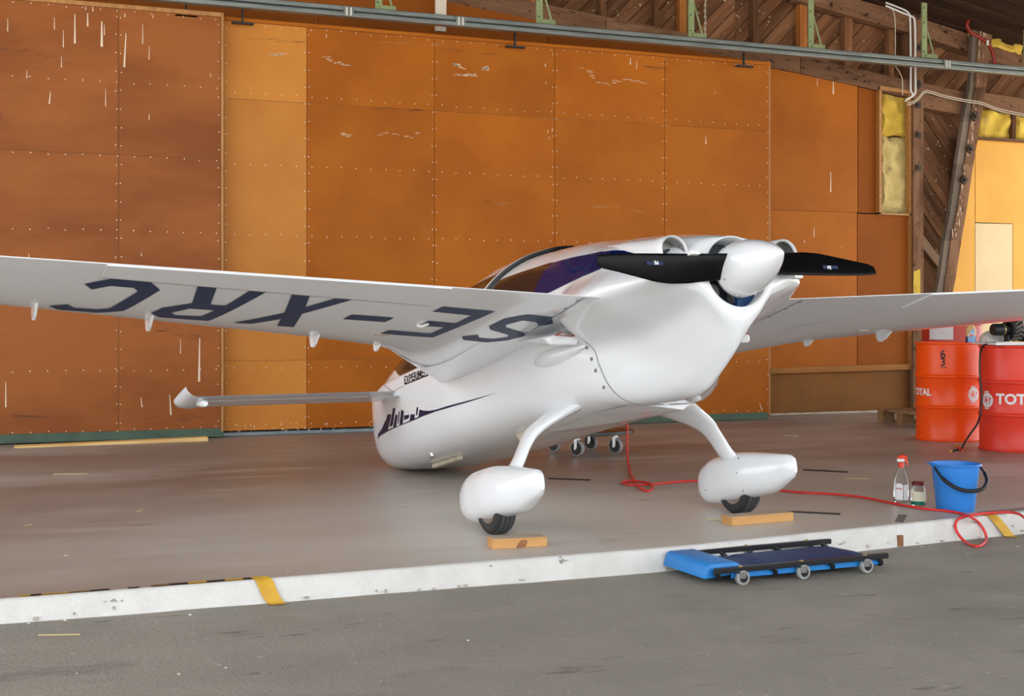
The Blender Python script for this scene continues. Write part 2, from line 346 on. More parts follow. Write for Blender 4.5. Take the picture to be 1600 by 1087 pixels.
mat('liquid_clear', (.45, .47, .46), .2)
mat('label_white', (.80, .79, .80), .5)
mat('label_cream', (.72, .68, .50), .6)
mat('label_blue', (.22, .50, .80), .45)
mat('bottle_amber', (.58, .36, .13), .3, col2=(.50, .30, .10), nscale=9)
mat('bottle_navy', (.015, .03, .10), .3)
mat('lid_maroon', (.13, .014, .018), .35)
mat('trigger_red', (.80, .05, .018), .35)
mat('bucket_blue', (.035, .235, .70), .38, spec=.5)
mat('handle_black', (.012, .012, .014), .4)
mat('pad_navy', (.012, .040, .135), .5, spec=.25)
mat('pad_blue', (.012, .20, .56), .40)
mat('frame_black', (.012, .012, .014), .3)
mat('chrome', (.6, .6, .58), .22, metal=1)
mat('caster_grey', (.30, .30, .29), .5)
mat('brass', (.5, .38, .16), .35, metal=.8)
mat('pine', (.62, .34, .12), .55, col2=(.50, .24, .075), nscale=5, stretch=(.3, 3, 3))
mat('pine_grey', (.45, .36, .26), .65, col2=(.33, .25, .17), nscale=5, stretch=(.3, 3, 3))
mat('pine_knot', (.20, .085, .03), .6, col2=(.30, .13, .05), nscale=20)
mat('pallet_wood', (.33, .19, .085), .75, col2=(.22, .12, .05), nscale=6)
mat('tape_yellow', (.70, .42, .035), .6, col2=(.55, .30, .03), nscale=10)
mat('tape_black', (.02, .018, .016), .6)
mat('tape_brown', (.16, .09, .035), .7, col2=(.30, .18, .05), nscale=20)
mat('tape_grey', (.13, .125, .12), .6)
mat('steel_plate', (.24, .28, .29), .4, metal=.4, col2=(.17, .21, .22), nscale=6)
mat('slot_dark', (.045, .038, .033), .7)
mat('litter', (.72, .68, .60), .8)
mat('litter_straw', (.50, .40, .22), .8)
mat('toy_black', (.012, .012, .013), .45)
mat('tread_tan', (.16, .14, .11), .7)

# ------------------------------------------------------------------ setting: ground, slab, kerb, roof, walls
KX = [-30, -8, -.074, .99, 2.9, 4.49, 5.27, 12, 30]; KY = [4.9, 5.2, 5.311, 5.333, 5.39, 5.59, 5.69, 6.35, 8.0]
def kerb_y(x): return float(np.interp(x, KX, KY))
def ground_z(x): return -.088-.0056*min(max(x, -3), 8)
xs = sorted(set([-30, -20, -12, -7]+[round(-7+.25*i, 2) for i in range(97)]+[20, 30]))
g = MB(); g.grid([[(x, kerb_y(x)+.03, ground_z(x)) for x in xs], [(x, 2, ground_z(x)) for x in xs], [(x, -3.6, ground_z(x)) for x in xs]])
tag(g.build('ground', 'apron'), kind='structure')
g = MB(); g.grid([[(x, y, -.11) for x in (-80, -30, 0, 30, 80)] for y in (-3.55, -12, -80)]); g.grid([[(x, y, -.12) for x in (13.55, 30, 80)] for y in (7.0, 12, 60)]); g.grid([[(x, y, -.12) for x in (-80, -30, -7.1)] for y in (-3.55, 7, 60)])
tag(g.build('ground.001', 'unseen_forecourt'), kind='structure')  # unseen outdoor ground, added to bounce sunlight into the hangar
sx = [x for x in xs if -7 <= x <= 13.5]
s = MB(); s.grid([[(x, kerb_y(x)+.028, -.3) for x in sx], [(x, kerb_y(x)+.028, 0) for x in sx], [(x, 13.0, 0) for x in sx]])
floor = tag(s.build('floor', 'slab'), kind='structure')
k = MB(); rr = random.Random(3); rows = []
for x in sx:
    y = kerb_y(x); j = rr.uniform(-.004, .004)
    rows.append([(x, y+.04, 0.0005), (x, y+.012+j, .002), (x, y+.002+j, -.008), (x, y-.010+j*1.5, -.06), (x, y-.014+rr.uniform(-.006, .004), ground_z(x)+.018), (x, y-.02+rr.uniform(-.012, .012), ground_z(x)-.02)])
k.grid(rows); kerb = tag(k.build('trim_1', 'kerb_white', smooth=50), kind='structure')
ch = MB()
for i in range(45):
    x = rr.uniform(-2.5, 8.5); y = kerb_y(x)-.0195; z = ground_z(x)+abs(rr.gauss(0, .012)); w = rr.uniform(.003, .014); h = rr.uniform(.003, .010)
    ch.box(x-w, y-.006+rr.uniform(-.004, .004), z-h*.3, x+w, y+.02, z+h)
tag(ch.build('chipped_edge', 'kerb_chip', kerb), kind='stuff')

def roof_z(x): return 4.83-.177*(x-8.85)
def arch_z(x): return float(np.interp(x, [-3, 2, 4.0, 5.23, 6.8, 7.95, 9.43, 11.5, 14, 17], [4.75, 4.55, 4.34, 4.21, 4.065, 3.955, 3.785, 3.53, 3.2, 2.8]))   # underside of the arch chord
c_ = MB(); c_.grid([[(x, y, roof_z(x)+.09) for x in (-7, 13.4)] for y in (-3.2, 13.0)]); c_.grid([[(x, y, roof_z(x)+.2) for x in (-7, 13.4)] for y in (-3.2, 13.0)])
ceiling = tag(c_.build('ceiling', 'ceiling_board'), kind='structure')
for i in range(34):
    y0 = 9.0+i*.115; b = MB(); z0, z1 = roof_z(6), roof_z(13.3); d = .012*(i % 3)
    b.add([(6, y0, z0+.06+d), (13.3, y0, z1+.06+d), (13.3, y0+.108, z1+.06+d), (6, y0+.108, z0+.06+d), (6, y0, z0+.088), (13.3, y0, z1+.088), (13.3, y0+.108, z1+.088), (6, y0+.108, z0+.088)],
          [(0, 1, 2, 3), (4, 7, 6, 5), (0, 4, 5, 1), (1, 5, 6, 2), (2, 6, 7, 3), (3, 7, 4, 0)])
    b.build('ceiling_board', 'ceiling_board', ceiling)
for i, x0 in enumerate((7.0, 12.0)):
    b = MB(); z = roof_z(x0)
    b.add([(x0+dx, y, z+dz-.177*dx) for dx in (0, .09) for y in (-3, 12.4) for dz in (-.09, .06)], [(0, 1, 3, 2), (4, 6, 7, 5), (0, 4, 5, 1), (2, 3, 7, 6), (0, 2, 6, 4), (1, 5, 7, 3)])
    b.build('purlin', 'ceiling_board', ceiling)
w = MB(); w.box(-7, 12.78, -.1, 13.4, 12.9, 7.5); wall = tag(w.build('wall_back', 'old_wood'), kind='structure')

def piece(name, poly, Y, thick, m, parent, ang=0, bevel=0, jig=0):
    """a board in the wall plane: polygon in (X, Z), front face at Y, its grain along local X turned by ang"""
    cx = sum(p[0] for p in poly)/len(poly); cz = sum(p[1] for p in poly)/len(poly); ca, sa = math.cos(ang), math.sin(ang)
    q = [((x-cx)*ca+(z-cz)*sa, -(x-cx)*sa+(z-cz)*ca) for x, z in poly]
    b = MB(); b.prism(q, 0, thick); o = b.build(name, m, parent, bevel=bevel)
    o.location = (cx, Y+jig, cz); o.rotation_euler = (0, -ang, 0); return o
def px2(pts, Y): return [(atY(x, y, Y).x, atY(x, y, Y).z) for x, y in pts]
def clip(poly, a, b, c):
    out = []
    for i in range(len(poly)):
        p, q = poly[i], poly[(i+1) % len(poly)]; dp = a*p[0]+b*p[1]-c; dq = a*q[0]+b*q[1]-c
        if dp >= 0: out.append(p)
        if dp*dq < 0: t = dp/(dp-dq); out.append((p[0]+(q[0]-p[0])*t, p[1]+(q[1]-p[1])*t))
    return out
def planks(region, ang, width, Y, m, name='plank', odd=None):
    nx, nz = -math.sin(ang), math.cos(ang); ds = [nx*x+nz*z for x, z in region]; d = min(ds); i = 0; R_ = random.Random(5)
    while d < max(ds):
        q = clip(clip(region, nx, nz, d+.004), -nx, -nz, -(d+width-.004))
        if len(q) > 2: piece(name, q, Y, .025, m, wall, ang, jig=R_.uniform(-.008, .006))
        d += width; i += 1
# upper sheathing between arch chord and roof
for (x0, x1) in ((3.2, 7.6), (7.6, 10.0), (10.0, 13.2)):
    planks([(x0, arch_z(x0)-.02), (x1, arch_z(x1)-.02), (x1, roof_z(x1)+.05), (x0, min(roof_z(x0)+.05, 5.35))], math.radians(45), .155, 12.70, 'old_wood')
# sheathing between post and leaning brace, sloping the other way
planks(px2([(1440, 150), (1535, 170), (1478, 660), (1440, 660)], 12.70), math.radians(-50), .150, 12.70, 'old_wood')
# chords of the arch
def chord(f0, f1, xs_, Y, th, m, name='beam'):
    for xa, xb in zip(xs_[:-1], xs_[1:]):
        ang = math.atan2(f0(xb)-f0(xa), xb-xa); piece(name, [(xa, f0(xa)), (xb-.006, f0(xb-.006)), (xb-.006, f1(xb-.006)), (xa, f1(xa))], Y, th, m, wall, ang)
chord(arch_z, lambda x: arch_z(x)+.20, [-3, 3.4, 5.9, 8.35, 10.02], 12.52, .14, 'old_beam')
chord(lambda x: float(np.interp(x, [8.3, 9.9, 10.9, 11.6, 14], [4.74, 4.50, 4.30, 4.16, 3.75])), lambda x: float(np.interp(x, [8.3, 9.9, 10.9, 11.6, 14], [4.95, 4.72, 4.52, 4.38, 3.97])), [8.3, 10.02, 11.6, 13.3], 12.52, .14, 'old_beam')
for poly in ([(1443, 130), (1516, 146), (1516, 163), (1443, 145)], [(1443, 146), (1516, 164), (1516, 182), (1443, 168)], [(1532, 144), (1640, 160), (1640, 182), (1532, 166)]):
    piece('beam', px2(poly, 12.52), 12.52, .14, 'old_beam', wall, -.17)
# studs over the sheathing
for x0, x1, yb, m in ((829, 836, 45, 'orange_wood'), (939, 947, 42, 'old_wood'), (1022, 1030, 50, 'old_wood'), (1062, 1073, 58, 'orange_wood'), (1177, 1186, 84, 'old_wood'), (1250, 1261, 80, 'orange_wood'), (1320, 1332, 104, 'old_wood'), (1389, 1397, 120, 'old_wood'), (1415, 1421, 125, 'old_wood'), (1588, 1600, 112, 'orange_wood')):
    piece('stud', px2([(x0, -30), (x1, -30), (x1, yb), (x0, yb)], 12.6), 12.60, .09, m, wall, math.pi/2)
piece('white_board', px2([(681, -30), (698, -30), (697, 49), (681, 48)], 12.3), 12.30, .03, 'white_board', wall, math.pi/2)
# fascia boards above the doors
for xa, xb in ((-3.0, .3), (.3, 2.75), (2.75, 5.2), (5.2, 7.62)):
    piece('fascia_panel', [(xa, 3.5), (xb-.004, 3.5), (xb-.004, arch_z(xb)+.015), (xa, arch_z(xa)+.015)], 12.50, .012, 'panel_dark', wall)
# boarded bay right of the doors
Y0 = 12.55
for nm, poly, Y, m in (('panel', [(1203, 100), (1340, 128), (1340, 331.5), (1203, 327.5)], Y0, 'panel_brown'), ('panel', [(1341, 126), (1376, 133), (1376, 333), (1341, 332)], Y0+.02, 'panel_dark'),
                    ('panel', [(1203, 328), (1339, 332), (1339, 572), (1203, 576)], Y0, 'panel_brown'), ('panel', [(1340, 334), (1423, 336), (1423, 570), (1340, 573)], Y0+.01, 'panel_dark'),
                    ('panel', [(1203, 582), (1431, 576), (1431, 641), (1203, 648)], Y0+.03, 'panel_dull')):
    piece(nm, px2(poly, Y), Y, .02, m, wall)
for poly, m, th in (([(1203, 575), (1431, 568), (1431, 577), (1203, 584)], 'batten_wood', .06), ([(1203, 646), (1431, 639), (1431, 642), (1203, 650)], 'white_trim', .03), ([(1199, 96), (1204, 97), (1204, 648), (1199, 648)], 'edge_wood', .12)):
    piece('batten', px2(poly, Y0-.04), Y0-.04, th, m, wall, 0 if m != 'edge_wood' else math.pi/2)
for poly, a in (([(1374, 140), (1378, 141), (1378, 334), (1374, 334)], 1), ([(1376, 134), (1426, 142), (1426, 147), (1376, 140)], 0), ([(1420, 146), (1426, 147), (1426, 336), (1421, 336)], 1), ([(1422.5, 336), (1425.5, 336), (1425.5, 570), (1422.5, 570)], 1), ([(1374, 332), (1424, 334), (1424, 337), (1374, 335)], 0)):
    piece('frame_strip', px2(poly, Y0-.045), Y0-.045, .07, 'edge_wood', wall, a*math.pi/2)
def wool(poly, Y, m, seed, th=.07):
    """a batt of glass wool: lumpy front built as a fine grid"""
    P = px2(poly, Y); R_ = random.Random(seed); n = 14; mm = 18; ph = [R_.uniform(0, 6.3) for _ in range(8)]; rows = []
    for i in range(n+1):
        row = []
        for j in range(mm+1):
            u, v = j/mm, i/n; a = [P[0][q]*(1-u)+P[1][q]*u for q in (0, 1)]; b = [P[3][q]*(1-u)+P[2][q]*u for q in (0, 1)]
            e = min(u, 1-u, v, 1-v); x = a[0]*(1-v)+b[0]*v; z = a[1]*(1-v)+b[1]*v
            d = .018*math.sin(x*23+ph[0]+2*math.sin(z*9+ph[1]))+.016*math.sin(z*27+ph[2]+1.5*math.sin(x*13+ph[3]))+R_.uniform(-.006, .006)
            row.append((x+R_.uniform(-.008, .008)*(e < .02), Y+(.05 if e < .001 else 0)+d, z+R_.uniform(-.01, .01)*(e < .02)))
        rows.append(row)
    b = MB(); b.grid(rows); return b.build('glass_wool', m, wall, smooth=60)
wool([(1378, 139), (1423, 145), (1422, 214), (1378, 210)], Y0+.06, 'wool_yellow', 1); wool([(1378, 212), (1423, 216), (1421, 333), (1378, 332)], Y0+.06, 'wool_pale', 2)
wool([(1530, 168), (1582, 177), (1582, 216), (1527, 214)], Y0+.05, 'wool_yellow', 3); wool([(1588, 178), (1660, 190), (1660, 225), (1587, 217)], Y0+.05, 'wool_yellow', 4)
wool([(1515, 38), (1600, 60), (1600, 84), (1520, 62)], 12.45, 'wool_yellow', 5)
piece('stud', px2([(1582, 176), (1588, 178), (1587, 220), (1582, 220)], 12.56), 12.56, .06, 'old_wood', wall, math.pi/2)
piece('beam', px2([(1524, 213), (1660, 222), (1660, 226), (1524, 217)], 12.53), 12.53, .05, 'old_beam', wall)
# yellow lacquered boards right of the brace
for poly, m in (([(1500, 214), (1523, 216), (1523, 650), (1452, 650), (1478, 470), (1493, 350)], 'panel_yellow'), ([(1524, 217), (1660, 226), (1660, 352), (1524, 347)], 'panel_yellow'), ([(1583, 349), (1660, 353), (1660, 640), (1583, 640)], 'panel_yellow'),
                ([(1524, 348.5), (1582, 350), (1582, 640), (1524, 640)], 'panel_cream')):
    piece('panel', px2(poly, 12.60), 12.60, .02, m, wall)
piece('panel', [(atY(1660, 0, 12.6).x, .0), (13.3, 0), (13.3, 3.0), (atY(1660, 0, 12.6).x, 3.0)], 12.60, .02, 'panel_yellow', wall)
# post with its square bolt plates
post = piece('post', px2([(1427, -20), (1443, -20), (1443, 645), (1427, 645)], 12.47), 12.47, .07, 'old_beam', wall, math.pi/2)
for x, y, r in ((1435, 24, 45), (1437, 75, 20), (1436, 132, 45), (1434, 164, 0), (1435, 211, 15), (1435, 262, 0)):
    p = atY(x, y, 12.465); b = MB(); b.box(-.036, -.012, -.036, .036, .012, .036); b.box(-.015, -.024, -.015, .015, -.012, .015); o = b.build('bolt_plate', 'bolt_plate', wall); o.location = p; o.rotation_euler = (0, math.radians(r), 0)
# leaning, slightly curved brace: weathered board and dark laminate
BL = [(46, 1519, 1530, 1551), (60, 1519, 1529, 1550), (136, 1516, 1524, 1541), (190, 1505, 1516, 1532), (256, 1495, 1507, 1521), (330, 1485, 1496, 1510), (376, 1476, 1486, 1502), (430, 1469, 1479, 1494), (470, 1461, 1473, 1486), (560, 1449, 1460, 1473), (648, 1437, 1448, 1461)]
for (ya, a0, a1, a2), (yb, b0, b1, b2) in zip(BL[:-1], BL[1:]):
    an = math.pi/2
    piece('brace_board', px2([(a0, ya), (a1, ya), (b1, yb), (b0, yb)], 12.42), 12.42, .06, 'grey_wood', wall, an)
    piece('brace_board', px2([(a1, ya), (a2, ya), (b2, yb), (b1, yb)], 12.40), 12.40, .08, 'old_beam', wall, an)
for x, y in ((1522, 182), (1515, 233), (1506, 281)):
    p = atY(x, y, 12.39); b = MB(); b.box(-.04, -.015, -.04, .04, .015, .04); b.lathe([(0, -.05), (.022, -.05), (.022, 0)], 6, axis='y'); o = b.build('bolt_plate', 'bolt_plate', wall); o.location = p; o.rotation_euler = (0, math.radians(40), 0)
piece('pale_plank', px2([(1443, 368), (1472, 405), (1468, 420), (1443, 388)], 12.66), 12.66, .02, 'pale_wood', wall, -.8)
piece('yellow_paint', px2([(1428, 424), (1438, 420), (1438, 462), (1427, 465)], 12.465), 12.465, .005, 'wool_yellow', wall)

# ------------------------------------------------------------------ sliding doors and their track
def door(name, x0, x1, yf, cols, rows, mats, seed):
    d = MB(); d.box(x0, yf+.012, .06, x1, yf+.06, 3.87); D = tag(d.build(name, 'edge_wood'), kind='structure')
    for i in range(len(cols)-1):
        for j in range(len(rows)-1):
            piece('panel', [(cols[i]+.0025, rows[j]+.002), (cols[i+1]-.0025, rows[j]+.002), (cols[i+1]-.0025, rows[j+1]-.002), (cols[i]+.0025, rows[j+1]-.002)], yf, .012, mats(i, j), D)
    nl = MB(); R_ = random.Random(seed)
    def nail(x, z):
        r = .0052; x += R_.uniform(-.006, .006); z += R_.uniform(-.008, .008)
        nl.add([(x+r*math.cos(a), yf-.002, z+r*math.sin(a)) for a in (math.pi/3*q for q in range(6))]+[(x+r*math.cos(a), yf+.002, z+r*math.sin(a)) for a in (math.pi/3*q for q in range(6))], [tuple(range(6))]+[(q, (q+1) % 6, (q+1) % 6+6, q+6) for q in range(6)])
    for i, x in enumerate(cols):
        for sgn in (-1, 1):
            if not (i == 0 and sgn < 0) and not (i == len(cols)-1 and sgn > 0):
                z = .16
                while z < 3.85: nail(x+sgn*.02, z); z += .165
    for z in (.10, .63, 1.25, 1.88, 2.54, 3.2, 3.84):
        x = cols[0]+.1
        while x < cols[-1]: nail(x, z); x += .145
    tag(nl.build('nail_head', 'nail', D), kind='stuff'); return D
D1 = door('door_1', -3.55, 1.745, 11.93, [-3.5, -1.68, -.43, .816, 1.715], [.09, 2.555, 3.86], lambda i, j: 'panel_red', 1)
b = MB(); b.box(1.716, 11.915, .06, 1.738, 11.99, 3.88); b.build('edge_strip', 'edge_wood', D1)
b = MB(); b.box(-3.55, 11.925, .012, 1.74, 11.985, .088); b.build('bottom_rail', 'green_paint', D1)
b = MB(); b.box(-3.55, 11.92, 3.862, 1.74, 11.97, 3.90); b.build('top_rail', 'edge_wood', D1)
D2 = door('door_2', 1.76, 7.64, 12.05, [1.76, 2.537, 3.808, 5.093, 6.354, 7.632], [.05, .70, 3.14, 3.86], lambda i, j: 'panel_light' if i == 0 else 'panel_brown', 2)
b = MB(); b.box(1.76, 12.04, 3.862, 7.64, 12.09, 3.895); b.build('top_rail', 'panel_brown', D2)
b = MB(); b.box(4.9, 12.02, .005, 7.6, 12.09, .075); b.build('bottom_rail', 'green_paint', D2)
b = MB(); b.box(1.76, 12.045, .004, 4.9, 12.10, .034); b.build('bottom_rail', 'steel_plate', D2)
b = MB(); p0, p1 = atz(22, 698, .01), atz(325, 687, .01)
b.add([(p0.x, p0.y-.005, 0), (p1.x, p1.y-.005, 0), (p1.x, p1.y+.07, 0), (p0.x, p0.y+.07, 0), (p0.x, p0.y, .012), (p1.x, p1.y, .034), (p1.x, p1.y+.06, .04), (p0.x, p0.y+.06, .02)], [(0, 1, 5, 4), (1, 2, 6, 5), (2, 3, 7, 6), (3, 0, 4, 7), (4, 5, 6, 7)])
tag(b.build('trim_2', 'threshold_yellow'), kind='structure')
sc = MB(); R_ = random.Random(11)
def scr(px, y0, y1, Y, w=.004, dx=0):
    a, b_ = atY(px, y0, Y), atY(px+dx, y1, Y); sc.add([(a.x-w*.4, Y, a.z), (a.x+w*.4, Y, a.z), (b_.x+w, Y, b_.z), (b_.x-w, Y, b_.z)], [(0, 1, 2, 3)])
for q in ((117, 22, 68, .008), (134, 8, 16), (137, 20, 41, .007), (145, 8, 18), (159, 33, 73, .011), (163, 38, 55), (197, 52, 105, .008, -3), (99, 47, 74), (96, 88, 105), (85, 27, 46), (12, 28, 49), (79, 143, 162, .006, -2), (165, 139, 166), (223, 38, 68), (233, 72, 93), (233, 177, 187), (195, 20, 27), (239, 22, 28), (329, 114, 120), (312, 527, 596, .010, -1), (282, 529, 552), (221, 394, 400), (45, 396, 402), (265, 616, 648, .007, 2), (220, 620, 636, .005, 2), (9, 596, 636, .006), (42, 110, 122)):
    scr(q[0], q[1], q[2], 11.9275, *(q[3:] or ()))
tag(sc.build('paint_scratch', 'scratch', D1), kind='stuff')
sc = MB()
for q in ((510, 53, 59), (985, 90, 101, .007), (995, 96, 107), (852, 99, 104, .006), (853, 127, 131), (856, 202, 208), (863, 199, 205), (858, 213, 217), (1103, 213, 225, .007), (1118, 143, 146), (1187, 630, 641, .006, 4)):
    scr(q[0], q[1], q[2], 12.0475, *(q[3:] or ()))
for i in range(70):
    x = R_.uniform(352, 580); y = 681-.0308*(x-350)-3-abs(R_.gauss(0, 7)); scr(x, y, y+R_.uniform(.6, 2.2), 12.0475, R_.uniform(.002, .008))
tag(sc.build('paint_scratch', 'scratch', D2), kind='stuff')
sc = MB()
for q in ((1277, 122, 134), (1302, 127, 147, .010), (1298, 268, 300, .008), (1272, 354, 370, .006), (1257, 375, 379, .007), (1315, 384, 388)): scr(q[0], q[1], q[2], Y0-.0025, *(q[3:] or ()))
tag(sc.build('paint_scratch', 'scratch', wall), kind='stuff')
def scuffs_and_glints(name, paths, Y, m, parent, w, h, seed, n):
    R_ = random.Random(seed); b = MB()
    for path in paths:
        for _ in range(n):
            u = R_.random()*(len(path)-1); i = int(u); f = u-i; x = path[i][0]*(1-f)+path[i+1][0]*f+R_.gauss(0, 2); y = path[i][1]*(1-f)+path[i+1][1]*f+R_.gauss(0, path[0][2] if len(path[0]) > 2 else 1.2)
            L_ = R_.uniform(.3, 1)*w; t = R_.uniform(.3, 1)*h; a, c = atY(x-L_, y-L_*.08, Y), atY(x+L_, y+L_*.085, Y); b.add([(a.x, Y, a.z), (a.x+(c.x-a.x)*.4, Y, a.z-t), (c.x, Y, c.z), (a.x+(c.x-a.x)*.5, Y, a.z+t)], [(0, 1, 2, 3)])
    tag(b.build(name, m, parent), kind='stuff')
scuffs_and_glints('glint_and_scuff', [[(424, 86), (444, 84)], [(506, 88), (520, 97), (545, 103)], [(708, 99), (725, 107)], [(712, 117), (742, 117)], [(755, 110), (762, 105)]], 12.0472, 'glint_pale', D2, 5, .004, 1, 26)  # this and the next two sets paint wavy light glints in pale streaks
scuffs_and_glints('glint_and_scuff', [[(905, 104), (920, 112), (935, 129), (950, 133), (970, 124), (990, 126), (1008, 131)]], 12.0472, 'glint_pale', D2, 6, .0028, 2, 34)
scuffs_and_glints('glint_and_scuff', [[(590, 212), (612, 207), (640, 214), (655, 207)], [(535, 208), (545, 213)]], 12.0472, 'glint_pale', D2, 5, .002, 3, 26)
scuffs_and_glints('glint_and_scuff', [[(846, 185), (895, 188)], [(590, 64), (720, 74)], [(760, 316), (815, 320)], [(930, 322), (1000, 330)]], 12.0472, 'edge_wood', D2, 16, .003, 4, 9)
scuffs_and_glints('dark_scuff', [[(350, 56), (475, 66)], [(690, 78), (775, 86)], [(590, 169), (670, 174)], [(1010, 104), (1035, 107)]], 12.0472, 'scuff_dark', D2, 14, .002, 5, 14)
scuffs_and_glints('dark_scuff', [[(210, 654, 2), (325, 653)], [(20, 650), (80, 652)], [(0, 77), (45, 79), (110, 100)], [(240, 515, 3), (340, 535)]], 11.9272, 'scuff_dark', D1, 14, .002, 6, 14)
# overhead track with its hangers
track = empty('sliding_door_track', (5.0, 11.80, 3.93)); tag(track, 'grey galvanised steel sliding door track hung on green brackets above the hangar doors', 'rail')
def tr(b, name, m, **kw): o = b.build(name, m, track, **kw); o.location = (-5.0, -11.80, -3.93); return o
for z0, z1, y0, y1 in ((3.985, 4.03, 11.77, 11.84), (3.925, 3.972, 11.755, 11.84)):
    b = MB(); b.box(.2, y0, z0, 13.3, y1, z1); tr(b, 'rail', 'rail_steel', bevel=.008)
b = MB(); b.box(.2, 11.785, 3.965, 13.3, 11.835, 3.99); tr(b, 'groove', 'rail_dark')
for px, ytop, ybot in ((591, -40, 21), (842, -40, 42), (1079, -30, 63), (1266, -25, 80), (1443, 5, 95), (1602, 48, 109)):
    a, b_ = atY(px, ytop, 11.9), atY(px, ybot, 11.9); x = b_.x; b = MB()
    b.box(x-.032, 11.88, b_.z, x+.012, 11.90, a.z); b.box(x+.012, 11.88, b_.z, x+.034, 11.93, a.z)
    b.tube([(x+.03, 11.9, b_.z+.42), (x+.135, 11.89, b_.z+.075)], .011, 4); b.box(x+.012, 11.86, b_.z+.03, x+.165, 11.93, b_.z+.072)
    br = tr(b, 'bracket', 'bracket_green'); h = MB()
    z = b_.z+.1
    while z < min(a.z, b_.z+.6): h.lathe([(0, 11.877), (.009, 11.877), (.009, 11.882)], 8, o=(x-.01, 0, z), axis='y'); z += .165
    tag(h.build('bolt_hole', 'rail_dark', br), kind='stuff')
for px, y in ((290, 9), (378, 20), (803, 58), (1160, 89)):
    p = atY(px, y, 12.0); b = MB(); b.box(p.x-.008, 11.96, p.z-.10, p.x+.008, 11.985, p.z+.05); b.box(p.x-.10, 11.93, p.z-.115, p.x+.10, 11.985, p.z-.10); tr(b, 'door_hanger', 'rail_dark')
for px, y in ((1481, 105), (720, 36), (545, 20)):
    p = atY(px, y, 11.75); b = MB(); b.box(p.x-.05, 11.748, 3.93, p.x+.05, 11.77, 4.02); tr(b, 'joint_plate', 'rail_steel')
    b = MB()
    for q in (-.02, .02): b.box(p.x+q-.008, 11.742, 3.935, p.x+q+.008, 11.75, 4.01)
    tag(tr(b, 'joint_bolt', 'nail'), kind='stuff')
R_ = random.Random(8); sc = MB()
def blot(x, y, Y, w, h):
    p = atY(x, y, Y); n = 6; sc.add([(p.x+w*R_.uniform(.5, 1.2)*math.cos(q), Y, p.z+h*R_.uniform(.5, 1.2)*math.sin(q)) for q in (2*math.pi*k/n for k in range(n))], [tuple(range(n))])
for _ in range(46):
    u = R_.uniform(0, 6); i = int(u); f = u-i; a, c = BL[i], BL[i+1]; y = a[0]+(c[0]-a[0])*f; x0 = a[1]+(c[1]-a[1])*f; x1 = a[2]+(c[2]-a[2])*f; x2 = a[3]+(c[3]-a[3])*f; blot(R_.uniform(x1, .5*(x1+x2)), y, 12.396, R_.uniform(.004, .013), R_.uniform(.012, .06))
for _ in range(20): blot(R_.uniform(1446, 1500), R_.uniform(175, 350), 12.688, R_.uniform(.004, .016), R_.uniform(.006, .025))
for _ in range(55): x = R_.uniform(860, 1420); blot(x, R_.uniform(0, 30+.09*(x-800)), 12.688, R_.uniform(.004, .018), R_.uniform(.005, .016))
tag(sc.build('paint_spatter', 'spatter', wall), kind='stuff')
# conduits, cables, chain
con = empty('conduit', atY(1425, 80, 12.3)); tag(con, 'pair of thin white plastic conduits bending down the wall beside the wooden post', 'conduit')
for pts in ([(1384, 4), (1397, 9), (1412, 15), (1420, 21), (1422, 32), (1422.5, 60), (1423, 100), (1423, 140), (1426, 146), (1424, 151), (1416, 155)], [(1384, 9), (1396, 14), (1410, 20), (1425, 26), (1429, 33), (1430, 60), (1430, 100), (1430.5, 138), (1429, 147), (1420, 154), (1414, 158)]):
    b = MB(); b.tube([tuple(p-con.location) for p in spline([atY(x, y, 12.30) for x, y in pts], 8)], .011, 6); b.build('conduit_tube', 'white_plastic', con, smooth=60)
b = MB(); b.tube(spline([atY(x, y, 12.31) for x, y in ((1384, 9), (1397, 20), (1399, 60), (1399, 100), (1405, 112), (1410, 125), (1410, 148))], 4), .006, 5); tag(b.build('hanging_cable', 'cable_cream'), 'thin grey cable hanging left of the white conduits', 'cable')
b = MB()
for off in (0, 3):
    b.tube(spline([atY(x, y+off, 12.28) for x, y in ((1417, 161), (1428, 158), (1437, 150), (1443, 143), (1452, 142), (1475, 149), (1510, 156), (1535, 160), (1560, 170), (1600, 178), (1650, 186))], 4), .006, 5)
tag(b.build('wall_cable', 'cable_cream'), 'pale twin cable sagging from the conduit ends across post and brace', 'cable')
b = MB(); b.tube(spline([atY(x, y, 12.15) for x, y in ((1514, 30), (1511, 39), (1516, 50), (1530, 58), (1543, 68), (1551, 82), (1554, 100), (1553, 106))], 4), .022, 8)
rh = tag(b.build('overhead_hose', 'dark_hose', smooth=60), 'thick dark red hose looping down from the roof behind the track', 'hose')
b = MB()
for x, y in ((1543, 67),): p = atY(x, y, 12.12); b.box(p.x-.008, 12.11, p.z-.03, p.x+.008, 12.13, p.z+.03)
tag(b.build('cable_tie', 'white_plastic', rh), kind='stuff')
b = MB()
for i in range(14):
    p = atY(1102+.3*math.sin(i), -6+i*4.6, 12.45); b.lathe([(.010, -.004), (.018, 0), (.010, .004)], 8, o=p, axis='y' if i % 2 else 'x')
tag(b.build('hanging_chain', 'cable_cream'), 'pale metal chain hanging beside a green bracket above the track', 'chain')
# floor inserts
for pts in ([(856, 746.5), (923, 749), (923, 751), (856, 748.5)], [(1255, 733), (1325, 736.5), (1325, 738.5), (1255, 735)], [(1227, 798), (1313, 802), (1313, 804.5), (1227, 800)]):
    b = MB(); b.prism([(atz(x, y).x, atz(x, y).y) for x, y in pts], .0005, .003, 'xy'); b.build('floor_slot', 'slot_dark', floor)

